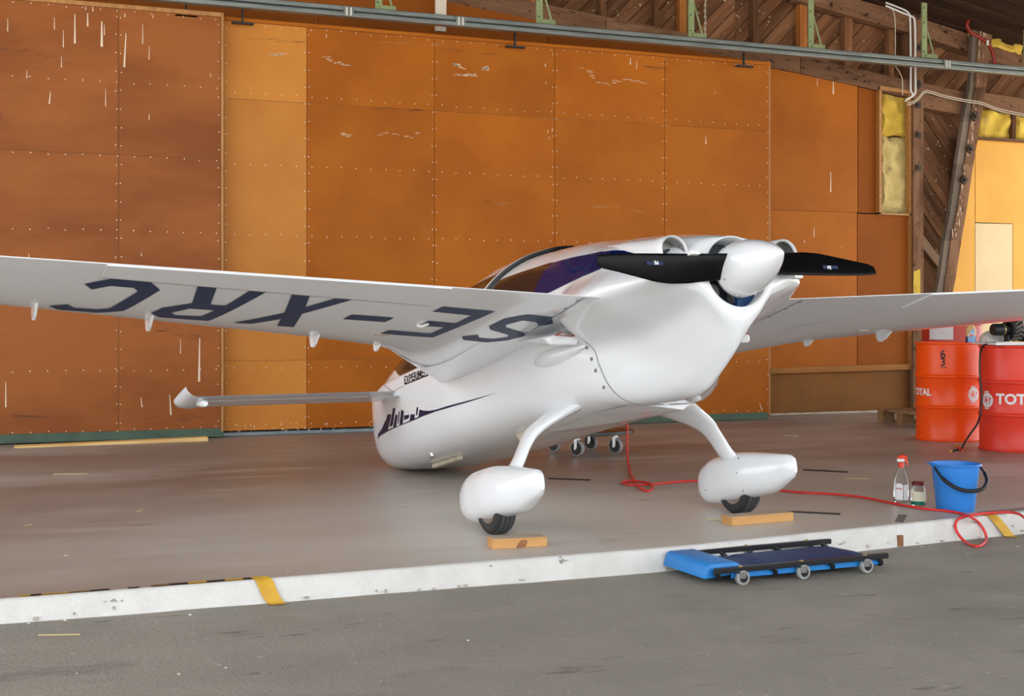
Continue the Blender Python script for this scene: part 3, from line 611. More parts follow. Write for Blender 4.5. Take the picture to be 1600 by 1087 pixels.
# ------------------------------------------------------------------ the aircraft: canard pusher, nose resting on the floor
YAW = math.radians(5.818660); PITCH = math.radians(13)
Rv = Vector((math.cos(YAW), math.sin(YAW), 0)); Av = Vector((math.sin(YAW), -math.cos(YAW), 0)); Zv = Vector((0, 0, 1))
Bv = Av*math.cos(PITCH)+Zv*math.sin(PITCH); Uv = -Av*math.sin(PITCH)+Zv*math.cos(PITCH)
plane = empty('aircraft'); AO = Vector((2.995, 6.121, 0))+Rv*.04
Mx = Matrix((Rv, -Bv, Uv)).transposed().to_4x4(); Mx.translation = AO; plane.matrix_world = Mx
tag(plane, 'white canard aircraft with rear propeller parked nose down on the hangar floor', 'aircraft')
av = lambda a, b, c: (a, -b, c)
AM = lambda: MB(av)
def hull_ring(b, n=60, off=0.0):
    h = [hull(b, 12*i/n) for i in range(n+1)]; return [(-a, b, c) for a, c in h]+[(a, b, c) for a, c in h[-2:0:-1]]
SPLIT = .468
bs = [-3.015, -3.0, -2.985]+[round(-2.97+.03*i, 3) for i in range(int((SPLIT+2.97)/.03)+1)]; bs = [b for b in bs if b < SPLIT-.01]+[SPLIT]
m = AM(); m.grid([hull_ring(b) for b in bs], True); m.add(hull_ring(-3.015), [tuple(range(120))])
fus = m.build('fuselage', 'aircraft_white', plane, smooth=60)
HC_, HR = 1.068, .168       # propeller shaft height, opening radius
m = AM(); cb = [SPLIT+.003]+[round(.49+.02*i, 3) for i in range(35)]; cb = [b for b in cb if b < 1.165]+[1.17]
rings = [hull_ring(b) for b in cb]
def circ(b, r):
    out = []
    for a, _, c in rings[-1]:
        g_ = math.atan2(c-HC_, a); out.append((r*math.cos(g_), b, HC_+r*math.sin(g_)))
    return out
last = rings[-1]; mid = [tuple(.5*(p[i]+q[i]) for i in range(3)) for p, q in zip(last, circ(1.186, HR))]; mid = [(a, 1.183, c) for a, b, c in mid]
m.grid(rings+[mid, circ(1.186, HR+.006), circ(1.183, HR), circ(1.05, HR)], True)
cowl = m.build('engine_cowl', 'aircraft_white', plane, smooth=85)
m = AM(); m.lathe([(0, 1.06), (HR+.01, 1.06)], 32, o=(0, 0, HC_), axis='y'); m.build('engine_bay', 'engine_dark', cowl)
m = AM(); m.lathe([(.0, 1.10), (.05, 1.10), (.05, 1.06)], 16, o=(.07, 0, HC_-.10), axis='y'); m.build('engine_part', 'duct_metal', cowl, smooth=40); m = AM(); m.lathe([(.0, 1.12), (.035, 1.12), (.035, 1.06)], 16, o=(-.10, 0, HC_-.08), axis='y'); m.build('engine_part', 'duct_metal', cowl, smooth=40)
m = AM(); m.box(.03, 1.07, .905, .15, 1.12, 1.0); m.build('engine_part', 'engine_blue', cowl, bevel=.01)
# cooling outlets on both shoulders
for sg in (-1, 1):
    m = AM(); rows = []
    for b, r, a, c in ((.58, .008, .30, 1.352), (.70, .030, .305, 1.305), (.82, .048, .31, 1.265), (.95, .060, .315, 1.222), (1.08, .068, .318, 1.188), (1.165, .072, .32, 1.170), (1.170, .070, .32, 1.169), (1.166, .066, .32, 1.169), (1.08, .064, .32, 1.172)):
        rows.append([(sg*a+r*math.cos(q), b, c+r*math.sin(q)) for q in (2*math.pi*i/28 for i in range(28))])
    m.grid(rows, True); du = m.build('cooling_outlet', 'aircraft_white', cowl, smooth=50)
    m = AM(); m.lathe([(0, 1.09), (.0645, 1.09), (.0645, 1.155), (.060, 1.158), (.060, 1.10)], 24, o=(sg*.32, 0, 1.170), axis='y'); m.build('outlet_liner', 'duct_metal', du, smooth=50)
    m = AM(); m.lathe([(0, 1.10), (.036, 1.10), (.036, 1.09)], 20, o=(sg*.32+.012, 0, 1.158), axis='y'); m.build('outlet_pipe', 'engine_dark', du)
# wings with strakes
def wing_ring(a, n=26):
    ss = [.5-.5*math.cos(math.pi*i/n) for i in range(n+1)]
    return [(a, *wing_lo(a, s)) for s in ss[::-1]]+[(a, *wing_up(a, s)) for s in ss[1:]]
WA = [.40, .5, .6, .676, .75, .85, .969, 1.05, 1.15, 1.25, 1.30, 1.36, 1.45, 1.6, 1.8, 2.0, 2.3, 2.6, 2.9, 3.2, 3.6, 4.0, 4.1]
def surf_poly(sg, name, loops, mt, parent, off, fine=.05):
    v, f = flat_poly(loops, fine); b = AM(); b.add([(sg*abs(x), y, wing_under(x, y)-off) for x, y, _ in v], f); return b.build(name, mt, parent, recalc=False)
for sg in (-1, 1):
    m = AM(); m.grid([[(sg*a, b, c) for a, b, c in wing_ring(a_)] for a_ in WA], True, True); wg = m.build('wing', 'aircraft_white', plane, smooth=50)
    m = AM(); low = []; up = []
    for i in range(31):
        a = 1.385+1.478*i/30; bh = .78+.393*i/30; bt = wing_te(a)[0]-.002
        low.append([(sg*a, bh+(bt-bh)*j/8, wing_under(a, bh+(bt-bh)*j/8)-.0055) for j in range(9)]); up.append([(p[0], p[1], p[2]+.007) for p in low[-1]])
    n = len(low); edge = [r + u[::-1] for r, u in zip(low, up)]; m.grid(edge, True, True); m.build('aileron', 'aircraft_white', wg, smooth=40)
    m = AM()
    for i in range(30):
        a = 1.385+1.478*i/30; a2 = a+1.478/30; b1_, b2_ = .78+.393*i/30, .78+.393*(i+1)/30
        m.add([(sg*x, y, wing_under(x, y)-.0026) for x, y in ((a, b1_-.013), (a2, b2_-.013), (a2, b2_+.002), (a, b1_+.002))], [(0, 1, 2, 3)])
    m.build('hinge_gap', 'seam_grey', wg)
    for a0, b0 in ((3.057, .73), (2.585, .535), (1.755, .17), (1.363, -.03)):
        q = [(.13, .0), (.10, -.025), (.05, -.052), (.012, -.062), (-.015, -.054), (-.024, -.03), (-.02, .01), (.02, .03)]; m = AM()
        cu = wing_under(a0, wing_le(a0)[0]+.04); base = wing_le(a0)[0]+.03
        k_ = .7 if a0 < 1.5 else 1
        m.add([(sg*(a0+d), base+x*k_, cu+.012+z*k_) for d in (-.006, .006) for x, z in q], [tuple(range(8)), tuple(range(8, 16))]+[(i, (i+1) % 8, (i+1) % 8+8, i+8) for i in range(8)]); m.build('vortilon', 'aircraft_white', wg, bevel=.002)
    m = AM(); q = [(1.15, .99), (1.56, 1.01), (1.98, 1.95), (1.72, 1.95)]
    m.add([(sg*(4.10+d), x, z) for d in (-.02, .02) for x, z in q], [(3, 2, 1, 0), (4, 5, 6, 7)]+[(i, (i+1) % 4, (i+1) % 4+4, i+4) for i in range(4)]); m.build('winglet', 'aircraft_white', wg, bevel=.015)
    # landing gear: bowed leg, wheel fairing, wheel
    path = spline([(.14, .70), (.30, .635), (.45, .565), (.545, .505), (.60, .435), (.645, .36), (.70, .285), (.74, .24)], 5); n = len(path); rows = []
    for i, p in enumerate(path):
        t = i/(n-1); d = (Vector(path[min(i+1, n-1)])-Vector(path[max(i-1, 0)])).normalized(); nx, nz = -d.y, d.x
        ch_ = float(np.interp(t, [0, .15, .3, .5, .75, .88, 1], [.24, .21, .125, .072, .058, .082, .17])); th = float(np.interp(t, [0, .2, .6, .85, 1], [.06, .036, .022, .034, .075]))
        rows.append([(sg*(p.x+nx*th*math.sin(q)), .02*t+ch_*math.cos(q), p.y+nz*th*math.sin(q)) for q in (2*math.pi*k/20 for k in range(20))])
    m = AM(); m.grid(rows, True, True); m.build('gear_leg', 'aircraft_white', plane, smooth=60)
    ac = -.772 if sg < 0 else .742
    pb = [-.362, -.357, -.343, -.31, -.25, -.14, 0, .13, .27, .38, .46, .485, .492]; pt = [.205, .230, .255, .288, .320, .342, .344, .330, .306, .286, .270, .262, .250]
    pl = [.180, .155, .130, .100, .080, .072, .074, .078, .086, .118, .148, .160, .172]; pw = [.010, .030, .050, .076, .100, .117, .120, .108, .082, .055, .031, .020, .010]; rows = []
    for b in np.linspace(0, 1, 44):
        bb = -.362+.854*(b**1.35 if b < 1 else 1); t_, l_, w_ = _pchip(pb, pt, bb), _pchip(pb, pl, bb), _pchip(pb, pw, bb); e = 2/2.4
        rows.append([(ac+w_*math.copysign(abs(math.cos(q))**e, math.cos(q)), bb, (t_+l_)/2+(t_-l_)/2*math.copysign(abs(math.sin(q))**e, math.sin(q))) for q in (2*math.pi*k/36 for k in range(36))])
    m = AM(); m.grid(rows, True, True); wp = m.build('wheel_fairing', 'aircraft_white', plane, smooth=50)
    m = AM()
    for b_, c_ in ((-.19, .16), (-.20, .30), (.12, .30), (.12, .22), (.13, .12)) if sg > 0 else ((-.19, .155),):
        w_ = _pchip(pb, pw, b_); zc = (_pchip(pb, pt, b_)+_pchip(pb, pl, b_))/2; hh_ = (_pchip(pb, pt, b_)-_pchip(pb, pl, b_))/2
        x = ac-(w_*max(0, 1-abs((c_-zc)/hh_)**2.5)**.4); m.lathe([(0, -.004), (.010 if sg < 0 else .0045, -.003), (.010 if sg < 0 else .0045, .004)], 10, o=(x, b_, c_), axis='x')
    tag(m.build('fastener', 'duct_metal' if sg > 0 else 'lens_clear', wp), kind='stuff')
    wx, wb, wc, r = (-.790 if sg < 0 else .725), .002, .1494, .146
    m = AM(); prof_ = [(.075, -.045), (.10, -.056), (.125, -.055), (.138, -.046), (.1435, -.036)]
    m.lathe(prof_+[(.141, -.034), (.141, .034)]+[(p, -q) for p, q in prof_[::-1]], 48, o=(wx, wb, wc), axis='x'); wh = m.build('wheel', 'tyre', plane, smooth=40)
    m = AM()
    for x0, x1 in ((-.034, -.013), (-.010, .010), (.013, .034)): m.lathe([(.139, x0), (r, x0+.001), (r, x1-.001), (.139, x1)], 48, o=(wx, wb, wc), axis='x')
    m.build('tread', 'tyre_tread', wh, smooth=40)
    m = AM()
    for s2 in (-1, 1): m.lathe([(.10, s2*.053), (.078, s2*.050), (.070, s2*.035), (.03, s2*.030), (.028, s2*.045), (0, s2*.046)], 32, o=(wx, wb, wc), axis='x')
    m.build('rim', 'rim_metal', wh, smooth=40)
WL = [o for o in plane.children if o.name.startswith('wing') and o.name.split('.')[0] == 'wing']
for kx, lp in LETTERS.items():
    if kx in ('Rh', 'aileron'): continue
    loops = [[(abs(x), y) for x, y in lp]]
    if kx == 'R': loops.append([(abs(x), y) for x, y in LETTERS['Rh']])
    surf_poly(-1, 'registration_dash' if kx == '-' else 'registration_letter', loops, 'reg_navy', WL[0], .0022)
for a, b in ((-1.44, .30), (1.50, .33)):
    m = AM(); c = wing_under(a, b)-.001; m.box(a-.04, b-.012, c-.004, a+.04, b+.012, c+.01); m.build('tie_down_cover', 'white_trim', WL[0 if a < 0 else 1], bevel=.004)
m = AM(); m.tube([(-1.335, .470, .975), (-1.315, .480, .966), (-1.285, .495, .978)], .007, 8); m.build('drain_valve', 'white_plastic', WL[0], smooth=60)
# canard with elevator and upswept tips
def foil(a, b0, b1, c0, c1, th, n=10):
    ss = [.5-.5*math.cos(math.pi*i/n) for i in range(n+1)]
    lo = [(a, b0+(b1-b0)*s, c0+(c1-c0)*s-.45*th*_shape(s)) for s in ss]; up = [(a, b0+(b1-b0)*s, c0+(c1-c0)*s+.6*th*_shape(s)) for s in ss]; return lo[::-1]+up[1:]
m = AM(); m.grid([foil(a, -2.32, -1.985, 1.075, 1.082, .036) for a in (-1.80, -1.2, -.4, .4, 1.2, 1.80)], True, True); can = m.build('canard', 'aircraft_white', plane, smooth=50)
for sg in (-1, 1):
    m = AM(); m.grid([foil(sg*a, -2.03, -1.88, 1.046, 1.032, .020) for a in (1.78, 1.2, .45)], True, True); m.build('elevator', 'aircraft_white', can, smooth=50)
    m = AM(); m.grid([foil(sg*1.75, -2.33, -1.90, 1.070, 1.055, .040), foil(sg*1.805, -2.33, -1.89, 1.068, 1.058, .040), foil(sg*1.853, -2.31, -1.88, 1.072, 1.072, .034), foil(sg*1.880, -2.28, -1.88, 1.085, 1.098, .022), foil(sg*1.893, -2.24, -1.88, 1.10, 1.125, .008)], True, True)
    m.build('canard_tip', 'aircraft_white', can, smooth=50)
    m = AM(); m.tube([(sg*1.775, -2.05, 1.045), (sg*1.775, -1.93, 1.025), (sg*1.775, -1.90, 1.022)], [.02, .024, .018], 12); m.build('counterweight', 'aircraft_white', can, smooth=50)
# spinner and propeller
m = AM(); m.lathe([(.10, 1.196), (.129, 1.197), (.1305, 1.22), (.128, 1.26), (.120, 1.31), (.106, 1.36), (.086, 1.41), (.063, 1.455), (.041, 1.49), (.022, 1.513), (.009, 1.525), (0, 1.528)], 48, o=(0, 0, HC_), axis='y'); spn = m.build('spinner', 'aircraft_white', plane, smooth=50)
m = AM(); m.lathe([(.05, 1.10), (.11, 1.185), (.128, 1.186), (.128, 1.196), (.05, 1.196)], 40, o=(0, 0, HC_), axis='y'); m.build('spinner_backplate', 'duct_metal', spn, smooth=40)
m = AM()
for r, b, q in ((.130, 1.235, 130), (.1295, 1.245, 205), (.1305, 1.22, 250), (.130, 1.24, 290)):
    q = math.radians(q); m.lathe([(0, .002), (.005, .001), (.005, -.004)], 8, o=(r*math.cos(q), b, HC_+r*math.sin(q)), axis='y'); 
tag(m.build('spinner_screw', 'duct_metal', spn), kind='stuff')
for sg in (-1, 1):
    rows = []
    for i in range(25):
        r = .09+.70*i/24; e1 = float(np.interp(r, [.09, .2, .6, .74, .79], [.050, .047, .042, .036, .030])); e0 = float(np.interp(r, [.09, .2, .30, .40, .48, .60, .70, .77, .79], [-.060, -.068, -.080, -.084, -.078, -.055, -.036, -.024, -.012]))
        be = math.radians(float(np.interp(r, [.09, .3, .5, .79], [38, 30, 24, 17]))); th = float(np.interp(r, [.09, .2, .5, .79], [.026, .019, .012, .006])); mc = (e0+e1)/2; hc = (e1-e0)/2; row = []
        for k in range(20):
            q = 2*math.pi*k/20; u = hc*math.cos(q); t = th*math.sin(q)*(.55+.45*math.cos(q*.5)**2); row.append((-r, 1.245+(mc+u)*math.tan(be)*.75+t, mc+u))
        rows.append([(x, b, HC_+.012+z) if sg < 0 else (-x, b, HC_+.012-z) for x, b, z in row])
    m = AM(); m.grid(rows, True, True); bl = m.build('propeller_blade', 'prop_black', plane, smooth=50)
    m = AM(); r = .30; z = .046 if sg < 0 else -.046
    m.box(sg*r-.024, 1.235, HC_+.012+z-.012, sg*r+.024, 1.298 if sg < 0 else 1.262, HC_+.012+z+.004); m.build('blade_sticker', 'sticker_white', bl)
    v, f = text_mesh('PE', .022, .001); m = AM(); s_ = -1 if sg < 0 else 1
    xo = -.50 if sg < 0 else .50
    row = rows[14]; 
    def blade_b(c): 
        best = sorted((abs(p[2]-c), -p[1]) for p in row)[:4]; return max(-q[1] for q in best)
    m.box(xo-.045, blade_b(HC_)+.001, HC_+.002, xo+.045, blade_b(HC_)+.003, HC_+.018); m.build('blade_badge', 'sticker_blue', bl)
    m = AM(); m.add([(xo-.02+x if sg > 0 else xo+.02-x, blade_b(HC_)+.004, HC_+y if sg > 0 else HC_+.02-y) for x, y, _ in v], f); m.build('badge_letters', 'sticker_white', bl)
# glazing, canopy lip, seams
def patch(name, mt, parent, sg, tf, bf, nu=40, nv=10, off=.004):
    rows = []
    for i in range(nu+1):
        u = i/nu; row = []
        for j in range(nv+1):
            v = j/nv; t = tf(u, v); b = bf(u, v, t); a, c = hull(b, t); a2, c2 = hull(b, t+.05); nx, nz = (c2-c), -(a2-a); l = math.hypot(nx, nz) or 1; o = off(u, v) if callable(off) else off
            row.append((sg*(a+nx/l*o), b, c+nz/l*o))
        rows.append(row)
    m = AM(); m.grid(rows); return m.build(name, mt, parent, smooth=60, recalc=False)
lipb = lambda t: -.78+.52*min(1, max(0, (t-8)/2.9))**1.2
topt = lambda b: 9.6+2.35*min(1, max(0, (-1.25-b)/.35))
for sg in (-1, 1):
    fb = lambda t: -1.87-.47*min(1, max(0, (t-7.7)/1.4))
    patch('windshield_glass', 'canopy_brown', fus, sg, lambda u, v: 7.72+(topt(-2.1+1.45*u)-7.72)*v, lambda u, v, t: fb(t)+(lipb(t)-.035-fb(t))*u, 46, 14, lambda u, v: .004+.016*u)
    patch('canopy_lip', 'aircraft_white', fus, sg, lambda u, v: 7.8+4.2*u, lambda u, v, t: lipb(t)-.03+.034*v, 50, 3, lambda u, v: .0215+.003*math.sin(v*3.1))
    patch('canopy_frame', 'aircraft_white', fus, sg, lambda u, v: topt(-2.1+1.45*u)+(12-topt(-2.1+1.45*u))*v, lambda u, v, t: -1.2+(lipb(t)-.02+1.2)*u, 30, 8, lambda u, v: .003+.018*u)
    patch('canopy_seal', 'rubber_black', fus, sg, lambda u, v: 7.8+4.2*u, lambda u, v, t: lipb(t)+.002+.034*v, 50, 4, lambda u, v: .020*(1-v)**2+.003)
    patch('side_window', 'canopy_brown', fus, sg, lambda u, v: 8.08+1.2*v, lambda u, v, t: lipb(t)+.06+((-.06+.12*(t-8))-lipb(t)-.06)*u, 26, 10, .004)
    patch('side_window', 'canopy_blue', fus, sg, lambda u, v: 8.08+1.14*v, lambda u, v, t: (-.06+.12*(t-8))+((.52+.09*(t-8))-(-.06+.12*(t-8)))*u, 24, 10, .004)
    patch('quarter_window', 'canopy_blue', fus, sg, lambda u, v: (8.08 if u < .35 else 8.08+.98*(u-.35)/.65)+((9.14) - (8.08 if u < .35 else 8.08+.98*(u-.35)/.65))*v, lambda u, v, t: .53+.09*(t-8)+(.985-.53-.09*(t-8))*u, 26, 10, .0045)
def seam(name, pts, r, mt, parent):
    m = AM(); m.tube(pts, r, 5); return m.build(name, mt, parent)
for sg in (-1, 1):
    seam('seam_line', [(sg*(hull(SPLIT+.0015, t)[0]+.0003), SPLIT+.0015, hull(SPLIT+.0015, t)[1]) for t in np.linspace(.1, 5.3, 40)], .0028, 'seam_grey', cowl)
    patch('window_seam', 'sticker_blue', fus, sg, lambda u, v: 8.1+1.02*u, lambda u, v, t: .524+.09*(t-8)+.007*v, 14, 1, .0055)
    m = AM()
    for t in (2.9, 3.7, 4.3, 5.0):
        a, c = hull(SPLIT-.03, t); m.lathe([(0, -.003), (.010, -.002), (.010, .004)], 10, o=(sg*(a+.001), SPLIT-.03, c), axis='x')
    tag(m.build('cowl_fastener', 'seam_grey', cowl), kind='stuff')
    m = AM()
    for b in (.28, .42, .56, .70, .82):
        c = wing_under(.66, b); m.lathe([(0, c-.003), (.008, c-.002), (.008, c+.01)], 10, o=(sg*.66, b, 0), axis='z')
    tag(m.build('cowl_fastener', 'seam_grey', cowl), kind='stuff')
    seam('seam_line', [(sg*.645, b, wing_under(.645, b)-.001) for b in np.linspace(.22, .86, 24)], .002, 'seam_grey', cowl)
    # outlet box and blister under the wing root
    m = AM(); q = [(.44, .965, .14), (.66, .965, .14), (.437, .941, .44), (.600, .927, .44), (.552, .950, .44), (.456, .884, .42), (.612, .886, .42), (.640, .930, .40)]
    m.add([(sg*a, b, c) for a, c, b in q], [(0, 5, 6, 1), (1, 6, 7), (0, 2, 5), (2, 3, 6, 5), (3, 7, 6), (0, 1, 7, 3, 4, 2)]); bx = m.build('outlet_box', 'aircraft_white', cowl, bevel=.008)
    m = AM(); m.add([(sg*a, b+.012, c) for a, c, b in ((.600, .927, .44), (.495, .919, .44), (.437, .941, .44), (.552, .947, .44))], [(0, 1, 2, 3)]); m.build('outlet_felt', 'red_felt', bx)
    m = AM(); m.add([(sg*a, b+.014, c) for a, c, b in ((.578, .929, .44), (.507, .9235, .44), (.458, .940, .44), (.546, .945, .44))], [(0, 1, 2, 3)]); m.build('outlet_flap', 'duct_metal', bx)
    rows = []
    for i in range(17):
        t = i/16; s_ = math.sin(math.pi*t**.8) if 0 < t < 1 else 0
        rows.append([(sg*(.43+.078*s_*math.cos(q)), -.14+.60*t, .872+.064*s_*math.sin(q)) for q in (2*math.pi*k/20 for k in range(20))])
    m = AM(); m.grid(rows, True); m.build('blister_fairing', 'aircraft_white', fus, smooth=60)
m = AM(); m.add([(-.17, -.60, .578), (.17, -.60, .578), (-.235, .10, .582), (-.18, .462, .570), (.18, .462, .570), (.10, .462, .530), (.03, -.05, .552)], [(0, 6, 2), (2, 6, 5, 3), (0, 1, 6), (1, 4, 5, 6), (3, 5, 4), (0, 2, 3, 4, 1)]); m.build('belly_scoop', 'aircraft_white', fus, bevel=.004)
m = AM(); m.add([(x+d, b, c) for d in (-.004, .004) for x, b, c in ((-.30, -.66, .60), (-.30, -.52, .60), (-.30, -.535, .50), (-.30, -.575, .50))], [(0, 1, 2, 3), (4, 7, 6, 5), (0, 4, 5, 1), (1, 5, 6, 2), (2, 6, 7, 3), (3, 7, 4, 0)]); m.build('antenna_blade', 'white_trim', fus)
m = AM(); m.box(-.27, -1.99, .555, -.235, -1.55, .585); m.build('skid', 'white_trim', fus, bevel=.008)
a_ = side_a(-1.70, .62); m = AM(); m.lathe([(0, -.018), (.011, -.014), (.016, 0), (.016, .02)], 14, o=(-a_+.006, -1.70, .605), axis='z'); m.build('drain_knob', 'chrome', fus, smooth=60)
# flat markings that follow the hull
GB = np.arange(-2.97, .46, .03); GC = np.arange(.60, 1.25, .01); GA = np.zeros((len(GB), len(GC)))
for i, b in enumerate(GB):
    q = np.array([hull(b, t) for t in np.linspace(1.5, 11.5, 80)]); cc = np.maximum.accumulate(q[:, 1]+np.arange(80)*1e-7); GA[i] = np.interp(GC, cc, q[:, 0])
def hull_a(b, c):
    x = min(max((b-GB[0])/.03, 0), len(GB)-1.001); y = min(max((c-GC[0])/.01, 0), len(GC)-1.001); i, j = int(x), int(y); u, v = x-i, y-j
    return GA[i, j]*(1-u)*(1-v)+GA[i+1, j]*u*(1-v)+GA[i, j+1]*(1-u)*v+GA[i+1, j+1]*u*v
def decal(name, v, f, mt, off=.003): m = AM(); m.add([(-(hull_a(x, y)+off), x, y) for x, y, _ in v], f); return m.build(name, mt, fus, recalc=False)
stripe = AM()
for kx, lp in DECALS.items():
    v, f = flat_poly([lp], .03); stripe.add([(-(hull_a(x, y)+.003), x, y) for x, y, _ in v], f)
stripe.build('skyline_stripe', 'stripe_navy', fus, recalc=False)
for pts in ([(-2.44, 1.25), (-2.30, 1.195), (-2.15, 1.135), (-2.005, 1.08)], [(-2.005, 1.08), (-1.90, 1.085), (-1.78, 1.078)]):
    seam('seam_line', [(-(hull_a(p.x, p.y)+.0005), p.x, p.y) for p in spline([(x, y, 0) for x, y in pts], 5)], .0025, 'duct_metal', fus)
v, f = text_mesh('EXPERIMENTAL', 1, .012, .25); wv = max(p[0] for p in v); hv = max(p[1] for p in v)
decal('placard_lettering', [(-1.773+p[0]/wv*.585, 1.090+p[1]/hv*.050-.026*p[0]/wv, 0) for p in v], f, 'ink_black')
v, f = flat_poly([[(-1.76, 1.082), (-1.18, 1.056), (-1.18, 1.064), (-1.76, 1.088)]], .04); decal('placard_line', v, f, 'ink_black')

# ------------------------------------------------------------------ things on the floor
def drum(name, loc, r, h, m, label, rim, rz=0):
    t = empty(name, loc, rz); tag(t, label, 'drum', 'steel oil drums')
    b = MB(); rib = lambda z: [(r, z-.022), (r+.004, z-.014), (r+.013, z-.005), (r+.013, z+.005), (r+.004, z+.014), (r, z+.022)]
    b.lathe([(0, .012), (r-.012, .012), (r-.012, 0), (r+.004, 0), (r+.006, .012), (r, .022)]+rib(h*.345)+rib(h*.655)+[(r, h-.022), (r+.006, h-.014), (r+.006, h-.002), (r-.004, h), (r-.012, h-.003), (r-.014, h-.018), (0, h-.018)], 64)
    b.build('drum_body', m, t, smooth=35)
    for z in (.012, h-.010):
        q = MB(); q.lathe([(r+.004, z-.009), (r+.0085, z-.005), (r+.0085, z+.005), (r+.004, z+.009)], 64); q.build('drum_chime', rim, t, smooth=60)
    q = MB(); q.lathe([(0, h-.004), (.03, h-.004), (.034, h-.02)], 20, o=(r*.6, 0, 0)); q.build('bung', 'rail_steel', t, smooth=40); return t
def wrap(t, name, v, f, r, ang, z, m, s=1.0, off=.0022):
    b = MB(); b.add([((r+off)*math.sin(ang+x*s/r), -(r+off)*math.cos(ang+x*s/r), z+y*s) for x, y, _ in v], f); return b.build(name, m, t, recalc=False)
def logo():
    """a disc of three curling bands round a slanting gap, with a cap above and below"""
    V, F = [], []
    def band(r0, r1f, a0, a1, cx=0, cy=0):
        o = len(V); n = 22
        for i in range(n+1):
            u = i/n; a = math.radians(a0+(a1-a0)*u); w = r1f*math.sin(math.pi*min(1, .12+.88*u))**.6
            V.append((cx+r0*math.cos(a), cy+r0*math.sin(a), 0)); V.append((cx+(r0-w)*math.cos(a), cy+(r0-w)*math.sin(a), 0))
        for i in range(n): F.append((o+2*i, o+2*i+2, o+2*i+3, o+2*i+1))
    band(1.0, .46, 170, 0); band(1.0, .48, 305, 172); band(1.02, .52, 25, -75)
    band(1.22, .15, 125, 70); band(1.22, .15, -120, -65)
    o = len(V); V.extend([(.10, .52, 0), (.42, .52, 0), (.30, -.62, 0), (.06, -.50, 0), (-.02, -.40, 0)]); F.append((o, o+1, o+2, o+3, o+4))
    o = len(V); V.extend([(-.80, .05, 0), (.10, .52, 0), (.12, .40, 0), (-.55, .0, 0), (.02, -.40, 0), (-.02, -.55, 0)]); F.extend([(o, o+1, o+2, o+3), (o, o+3, o+4, o+5)])
    return refine(V, F, .25)
LG = logo(); TT = text_mesh('TOTAL', 1, .035, .2); tw = max(p[0] for p in TT[0])
TT = ([(x-tw/2, y-.35, 0) for x, y, _ in TT[0]], TT[1])
def face_angle(t): p = t.location; return math.atan2(p.x, p.y)    # turn that points local -Y at the camera
d1c = atd(1483, 690, 11.37+.24); d1c.z = 0
DA = drum('oil_drum', d1c, .288, .882, 'drum_orange', 'orange steel oil drum with a black hand drawn 63 near its rim', 'drum_orange', -face_angle(type('q', (), {'location': d1c})))
d2c = atd(1587, 700, 10.43+.27); d2c.z = 0
DB = drum('oil_drum', d2c, .288, .872, 'drum_red', 'red steel oil drum under a white tray, cut off by the photo edge', 'drum_red', -face_angle(type('q', (), {'location': d2c})))
d3c = atd(1487, 600, 13.35); d3c.z = .146
DC = drum('oil_drum', d3c, .30, .90, 'drum_dark', 'darker red drum with a white paper sheet, standing on a pallet', 'drum_dark', -face_angle(type('q', (), {'location': d3c})))
wrap(DA, 'drum_emblem', *LG, .288, .80, .422, 'label_white', .062); wrap(DA, 'drum_lettering', *TT, .288, -1.02, .437, 'label_white', .085)
wrap(DB, 'drum_emblem', *LG, .288, -.86, .418, 'label_white', .062); wrap(DB, 'drum_lettering', *TT, .288, .10, .436, 'label_white', .115)
v6, f6 = text_mesh('6', .10, .0015, .03); v3, f3 = text_mesh('3', .10, .0015, .03)
wrap(DA, 'marker_digit', v6, f6, .288, -.27, .745, 'ink_black'); wrap(DA, 'marker_digit', v3, f3, .288, -.27, .675, 'ink_black')
wrap(DA, 'marker_dash', [(0, 0, 0), (.055, .006, 0), (.055, .012, 0), (0, .006, 0)], [(0, 1, 2, 3)], .288, -.27, .655, 'ink_black')
pg = MB(); rows = [[(.302*math.sin(a), -.302*math.cos(a), z) for z in (.735, .79, .84, .893)] for a in np.linspace(-.80, .05, 14)]; pg.grid(rows); pg.build('paper_sheet', 'paper', DC)
# pallet
pc = Vector((d3c.x-.05, d3c.y, 0)); pal = empty('pallet', pc, math.radians(-4)); tag(pal, 'weathered wooden pallet under the darker red drum', 'pallet')
for i in range(5):
    b = MB(); b.box(-.58, -.40+i*.17, .124, .60, -.29+i*.17, .146); b.build('deck_board', 'pallet_wood', pal)
for y in (-.40, -.05, .30):
    b = MB(); b.box(-.58, y, 0, .60, y+.10, .022); b.build('bottom_board', 'pallet_wood', pal)
    b = MB(); b.box(-.58, y, .102, .60, y+.10, .124); b.build('stringer', 'pallet_wood', pal)
    for x in (-.58, -.05, .46): b = MB(); b.box(x, y, .022, x+.14, y+.10, .102); b.build('block', 'pallet_wood', pal)
# tray and what stands on the drums
dh = .872; tray = MB(); tx = d2c.x; ty = d2c.y; fr = Vector((math.cos(.36), -math.sin(.36), 0))
tc_ = d2c+Vector((.10, -.02, dh)); b = MB(); b.box(-.36, -.28, .002, .60, .28, .022); b.box(-.35, -.27, .022, .59, -.25, .028)
tr_ = b.build('tray', 'tray_white', bevel=.006); tr_.location = tc_; tr_.rotation_euler = (0, 0, -PSI-.02); tag(tr_, 'thin white tray lying on top of the red drum at the photo edge', 'tray')
def ontop(px, d, z): p = atd(px, 500, d); p.z = z; return p
